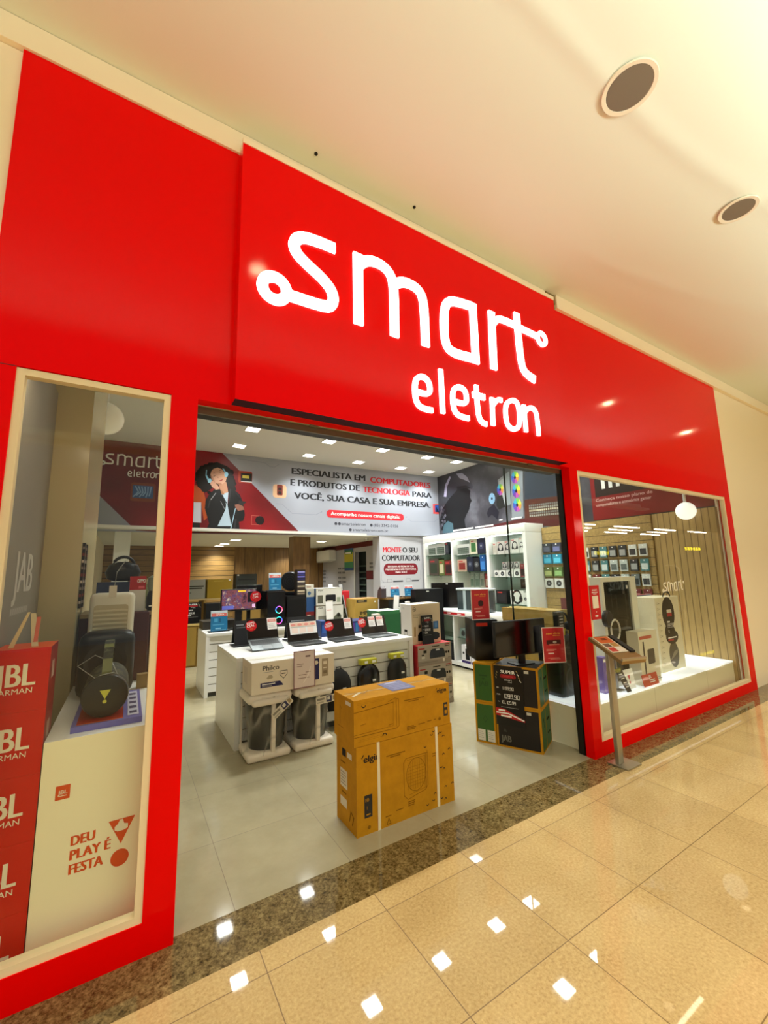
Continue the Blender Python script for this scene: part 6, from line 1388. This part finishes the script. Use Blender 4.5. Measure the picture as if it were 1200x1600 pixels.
def part_box(b, f, x, z, k, col, body=True):
    m = mat(col, .35)
    b.ring(f, x, z + .37 * k, .085 * k, .115 * k, m, .0014, 20, 20, 160, 1.0)
    b.disc(f, x, z + .20 * k, .155 * k, m, .0016, .20 * k, 26)
b = MB(); JBX = mat('#e6dcbc', .4); b.box(0, .60, 0, .30, 0, .90, JBX); f = FRONT(); DK = mat('#241f18', .4)
part_box(b, f, .30, .50, 1.0, '#231e18'); b.disc(f, .29, .47, .125, DK, .0016, .10); b.disc(f, .33, .40, .155, DK, .0018, .085) 
b.rect(f, .26, .70, .38, .74, mat('#d8d0c0', .4), .003); b.rect(f, .26, .655, .38, .70, mat('#a8202a', .4), .003)
b.rect(f, .24, .58, .31, .60, PAPER, .003); digits(b, f, '899,90', .24, .52, .045, PAPER, .003); digits(b, f, '10x', .24, .46, .025, PAPER, .003)
b.rect(f, .22, .385, .44, .40, PAPER, .003); b.rect(f, .22, .355, .36, .375, mat('#b0202a', .4), .003)
part_box(b, f, .33, .03, .78, '#4a463a'); b.poly(f, [(.22, .12), (.33, .22), (.42, .24), (.42, .20), (.33, .16)], mat('#8a8470', .3), .003)
for k in range(12): b.ring(f, .05, .10 + .066 * k, .012, .016, mat('#9a8e6c', .4), .0014, 10); b.rect(f, .075, .095 + .066 * k, .10, .105 + .066 * k, mat('#9a8e6c', .4))
solo('speaker_carton', b, 'tall cream carton with two black speaker pictures in the right window', 'carton', (5.63, .33, PZ))
b = MB(); b.box(0, .75, 0, .20, 0, .91, mat('#2f6f8e', .4), faces=dict(t=mat('#7a2a2c', .5))); f = FRONT(); b.disc(f, .42, .60, .13, mat('#15181a', .4), .0014, .10); b.ring(f, .42, .68, .055, .075, mat('#15181a', .4), .0014, 14, 0, 180); b.rect(f, 0, .44, .75, .54, mat('#3a3c6c', .4), .0012); b.rect(f, 0, 0, .75, .44, mat('#4a7a94', .4), .0012)
solo('speaker_carton', b, 'blue carton with a black speaker picture behind the white soundbar carton', 'carton', (5.45, .645, PZ))
b = MB(); b.box(0, .40, 0, .13, 0, .57, mat('#e4dcc2', .4)); f = FRONT(); b.rect(f, .075, .05, .105, .46, mat('#3a342a', .4)); b.rrect(f, .16, .21, .31, .37, .02, mat('#453f34', .4)); b.rect(f, .02, .485, .28, .52, mat('#c25a48', .4)); b.rect(f, .30, .03, .42, .04, GREYP); b.rect(f, .30, .05, .38, .06, GREYP)
solo('soundbar_carton', b, 'white carton with a black soundbar and subwoofer picture in the right window', 'carton', (4.86, .175, PZ), 0)
b = MB(); f = Fr((0, 0, 0), (1, 0, 0), (0, .2, 1)); b.prism(f, [(0, 0), (.31, 0), (.31, .12), (0, .12)], -.008, 0, mat('#c2482c', .4)); b.text(f, 'JBL', .155, .075, .028, WHITE, .001, 'C', .02, .06)
for k in range(2): b.rect(f, .13, .03 + .02 * k, .24, .04 + .02 * k, WHITE, .001)
solo('red_sign', b, 'small orange-red sign block at the foot of the white soundbar carton', 'sign', (4.83, .142, PZ))
b = MB(); f = Fr((0, 0, 0), (1, 0, 0), (0, .15, 1)); b.prism(f, [(0, 0), (.2, 0), (.2, .2), (0, .2)], -.006, 0, WHITE); b.poly(f, [(.08, .14), (.13, .14), (.105, .09)], mat('#c2283c', .4), .001); b.disc(f, .105, .07, .014, mat('#c2283c', .4), .001); b.disc(f, .05, .05, .012, mat('#c2283c', .4), .001)
solo('white_card', b, 'white card with small red shapes on the glowing platform', 'sign', (4.55, .19, PZ))
b = MB(); f = Fr((0, 0, 0), (1, 0, .0), (-.35, .3, 1)); b.prism(f, [(0, 0), (.08, 0), (.12, .24), (.0, .26)], -.004, 0, mat('#2a2622', .4))
for k in range(4): b.rect(f, .02, .05 + .045 * k, .08, .06 + .045 * k, PAPER, .001)
solo('price_sign', b, 'narrow dark price tag leaning on the glowing platform behind the metal stand', 'price sign', (4.50, .15, PZ))
b = MB(); b.box(0, .08, 0, .08, 0, .36, mat('#6a58a8', .4)); b.rect(FRONT(), .01, .31, .07, .34, WHITE); solo('purple_box', b, 'slim purple box standing at the left of the glowing platform', 'box', (4.27, .25, PZ))
b = MB(); b.box(0, .15, 0, .1, 0, .17, mat('#7a9a94', .4)); b.rect(FRONT(), .02, .03, .13, .13, mat('#4a6a66', .4)); solo('gadget_box', b, 'small grey-green box on the glowing platform behind the price tag', 'box', (4.32, .40, PZ))
b = MB(); b.box(0, .2, 0, .06, 0, .28, mat('#d9d4be', .4)); b.rect(FRONT(), .03, .05, .16, .2, mat('#8a7a60', .4)); solo('cream_card', b, 'cream card standing right of the tall speaker carton', 'sign', (6.35, .40, PZ)) if False else None
gl2 = thing('globe_lamp', 'white round globe lamp at the upper right corner of the right window', 'lamp', (7.02, .42, 2.49))
b = MB(); b.lathe([(max(.0001, .13 * math.sin(R(a))), -.13 * math.cos(R(a))) for a in range(0, 181, 10)], mat('#f4f6ea', .3, .4, 0, 1.0), n=32); b.build('globe', gl2)
b = MB(); b.cyl((0, 0, .125), .02, 1.664, WHITE); b.build('stem', gl2)
b = MB(); b.box(6.50, 7.22, .13, .86, 2.5, 2.6, WHITE) if False else None

# ------------------------------------------------------------------ red notice and metal stand in the mall
b = MB(); f = FRONT(); b.box(0, .155, -.004, 0, 0, .32, mat('#c9141c', .35)); ff = FRONT(-.004)
b.text(ff, 'smart', .078, .268, .022, WHITE, .001, 'C', .02, .08); b.rect(ff, .03, .250, .126, .257, WHITE, .001); b.rect(ff, .05, .235, .106, .242, WHITE, .001); b.rect(ff, .03, .105, .125, .222, mat('#efe6d4', .5), .001)
b.disc(ff, .078, .072, .006, WHITE, .001, n=10); b.rect(ff, .055, .025, .10, .040, WHITE, .001)
solo('red_notice', b, 'small red notice with a cream square stuck on the right red pillar', 'sign', (3.757, -.0005, 1.193))
st = thing('brochure_stand', 'brushed metal stand with a tilted tray of leaflets at the right pillar', 'stand', (3.635, -.275, 0))
b = MB(); b.box(0, .21, 0, .18, 0.001, .012, STEEL); b.build('base_plate', st)
b = MB(); b.box(.03, .105, .09, .125, .012, .965, STEEL, .004); b.build('post', st)
S0 = Vector((0.0, .245, 1.052))
uu = Vector((-.085, -.33, -.147)).normalized(); vv = Vector((.968, -.25, 0)).normalized()
def tray(b, a0, a1, d0, d1, e0, e1, m):
    nn = uu.cross(vv)
    vs = [S0 + uu * a + vv * d + nn * e for e in (e0, e1) for d in (d0, d1) for a in (a0, a1)]
    b.geo(vs, [(0, 1, 3, 2), (4, 5, 7, 6), (0, 1, 5, 4), (1, 3, 7, 5), (3, 2, 6, 7), (2, 0, 4, 6)], m)
b = MB(); tray(b, 0, .38, .0, .26, -.03, 0, mat('#9a7c50', .3, .5, .6)); tray(b, .365, .38, 0, .26, 0, .02, STEEL); tr_ = b.build('tray', st)
b = MB(); tray(b, .02, .26, .02, .19, .0005, .006, mat('#d8cdb4', .5))
for (a0, a1, d0, d1, c_) in ((.03, .16, .03, .18, '#c25a20'), (.17, .24, .03, .10, '#6a4a3a'), (.17, .24, .11, .18, '#a87a3a'), (.25, .33, .03, .10, '#b03028'), (.25, .33, .11, .18, '#d9c9b8'), (.06, .10, .08, .14, '#7a2a14')): tray(b, a0 * .75, a1 * .75, d0, d1, .0062, .007, mat(c_, .4))
b.build('leaflets', tr_)
b = MB(); tray(b, .02, .27, .205, .255, .0005, .015, DARK); b.build('black_rail', tr_)

# ------------------------------------------------------------------ the shop across the mall, seen in the window reflections
b = MB(); b.box(9, 30, -7.1, -6.9, 3.45, 7.5, mat('#b99a6a', .6)); b.box(9, 14.2, -7.1, -6.9, 0, 3.45, mat('#8a6a44', .6)); b.box(27, 30, -7.1, -6.9, 0, 3.45, mat('#c8a878', .6)); struct('wall_opposite', b)
b = MB(); b.box(14, 27.2, -10.6, -10.5, 0, 3.5, mat('#6a5a44', .7)); b.box(14, 14.2, -10.5, -7.1, 0, 3.5, mat('#7a6a50', .7)); b.box(27, 27.2, -10.5, -7.1, 0, 3.5, mat('#7a6a50', .7)); struct('wall_opposite_back', b)
b = MB(); b.box(14, 27.2, -10.6, -7.1, 3.5, 3.6, mat('#5a5040', .7)); struct('ceiling_opposite', b)
TUB = mat('#fff4dc', .5, .3, 0, 30.0); YEL = mat('#e8d400', .5, .3, 0, 7.0)
NUM = ['first', 'second', 'third', 'fourth', 'fifth', 'sixth', 'seventh', 'eighth', 'ninth', 'tenth']
for i in range(10):
    b = MB(); b.box(-1.0, 1.0, -.035, .035, -.05, 0, TUB)
    solo('tube_light', b, 'white tube light of the shop across the mall, %s from the near end' % NUM[i], 'ceiling light', (15.5 + 1.15 * i, -7.5 - .9 * (i % 3), 3.499), 0, 'tube lights in the opposite shop')
for i, (x0, z0, wd) in enumerate(((16.75, 2.16, 1.15), (25.1, 2.42, 1.9))):
    b = MB(); f = Fr((0, 0, 0), (-1, 0, 0), (0, 0, 1)); b.box(-wd, 0, -.05, 0, 0, .24, mat('#2a241a', .5)); b.box(-wd * .5 - .01, -wd * .5 + .01, -.035, -.015, .24, 3.449 - z0, DARK); f = Fr((0, .0005, 0), (-1, 0, 0), (0, 0, 1))
    for k in range(6): b.rect(f, .05 + wd * .155 * k, .05, .05 + wd * .155 * k + wd * .12, .19, YEL, .0015)
    solo('lit_sign', b, 'yellow lit sign of the shop across the mall, %s one' % ['nearer', 'farther'][i], 'sign', (x0, -7.15, z0))
for i in range(6):
    t = thing('clothes_rack', 'rack of clothes in the shop across the mall, %s from the near end' % NUM[i], 'clothes rack', (18.4 + 1.25 * i, -7.9 - .5 * (i % 2), 0), 0, 'clothes racks in the opposite shop')
    b = MB(); b.tube([(-.55, 0, 0), (-.55, 0, 1.75), (.55, 0, 1.75), (.55, 0, 0)], .015, STEEL); b.build('rail', t)
    for k in range(6):
        b = MB(); b.prism(Fr((-.45 + .18 * k, 0, .55), (0, 1, 0), (0, 0, 1)), [(-.22, 0), (.22, 0), (.18, 1.05), (.03, 1.14), (-.03, 1.14), (-.18, 1.05)], -.045, .045, mat(['#1c1a18', '#3a2c22', '#22262c', '#e9ddc8', '#2a1c18', '#4a4438'][(k + i) % 6], .8)); b.build('garment', t)

# unseen strip lights added to brighten the two window displays
DLED = mat('#ffeccc', .5, .3, 0, 40.0)
for nm, x0, x1, yy, zz, lab in (('left', -.45, .1, .20, 2.84, 'added warm fill strip above the left window display'), ('right', 3.85, 5.4, .20, 2.80, 'added warm fill strip above the right window display')):
    t = thing('display_fill_light', lab, 'lamp', ((x0 + x1) / 2, yy, zz)); h = (x1 - x0) / 2
    b = MB(); b.box(-h, h, -.03, .03, 0, .02, WHITE); b.box(-.006, .006, -.006, .006, .02, 4.279 - zz, WHITE); b.build('housing', t)
    b = MB(); b.box(-h + .02, h - .02, -.018, .018, -.004, 0, DLED if nm == 'left' else mat('#ffeccc', .5, .3, 0, 14.0)); b.build('diffuser', t)
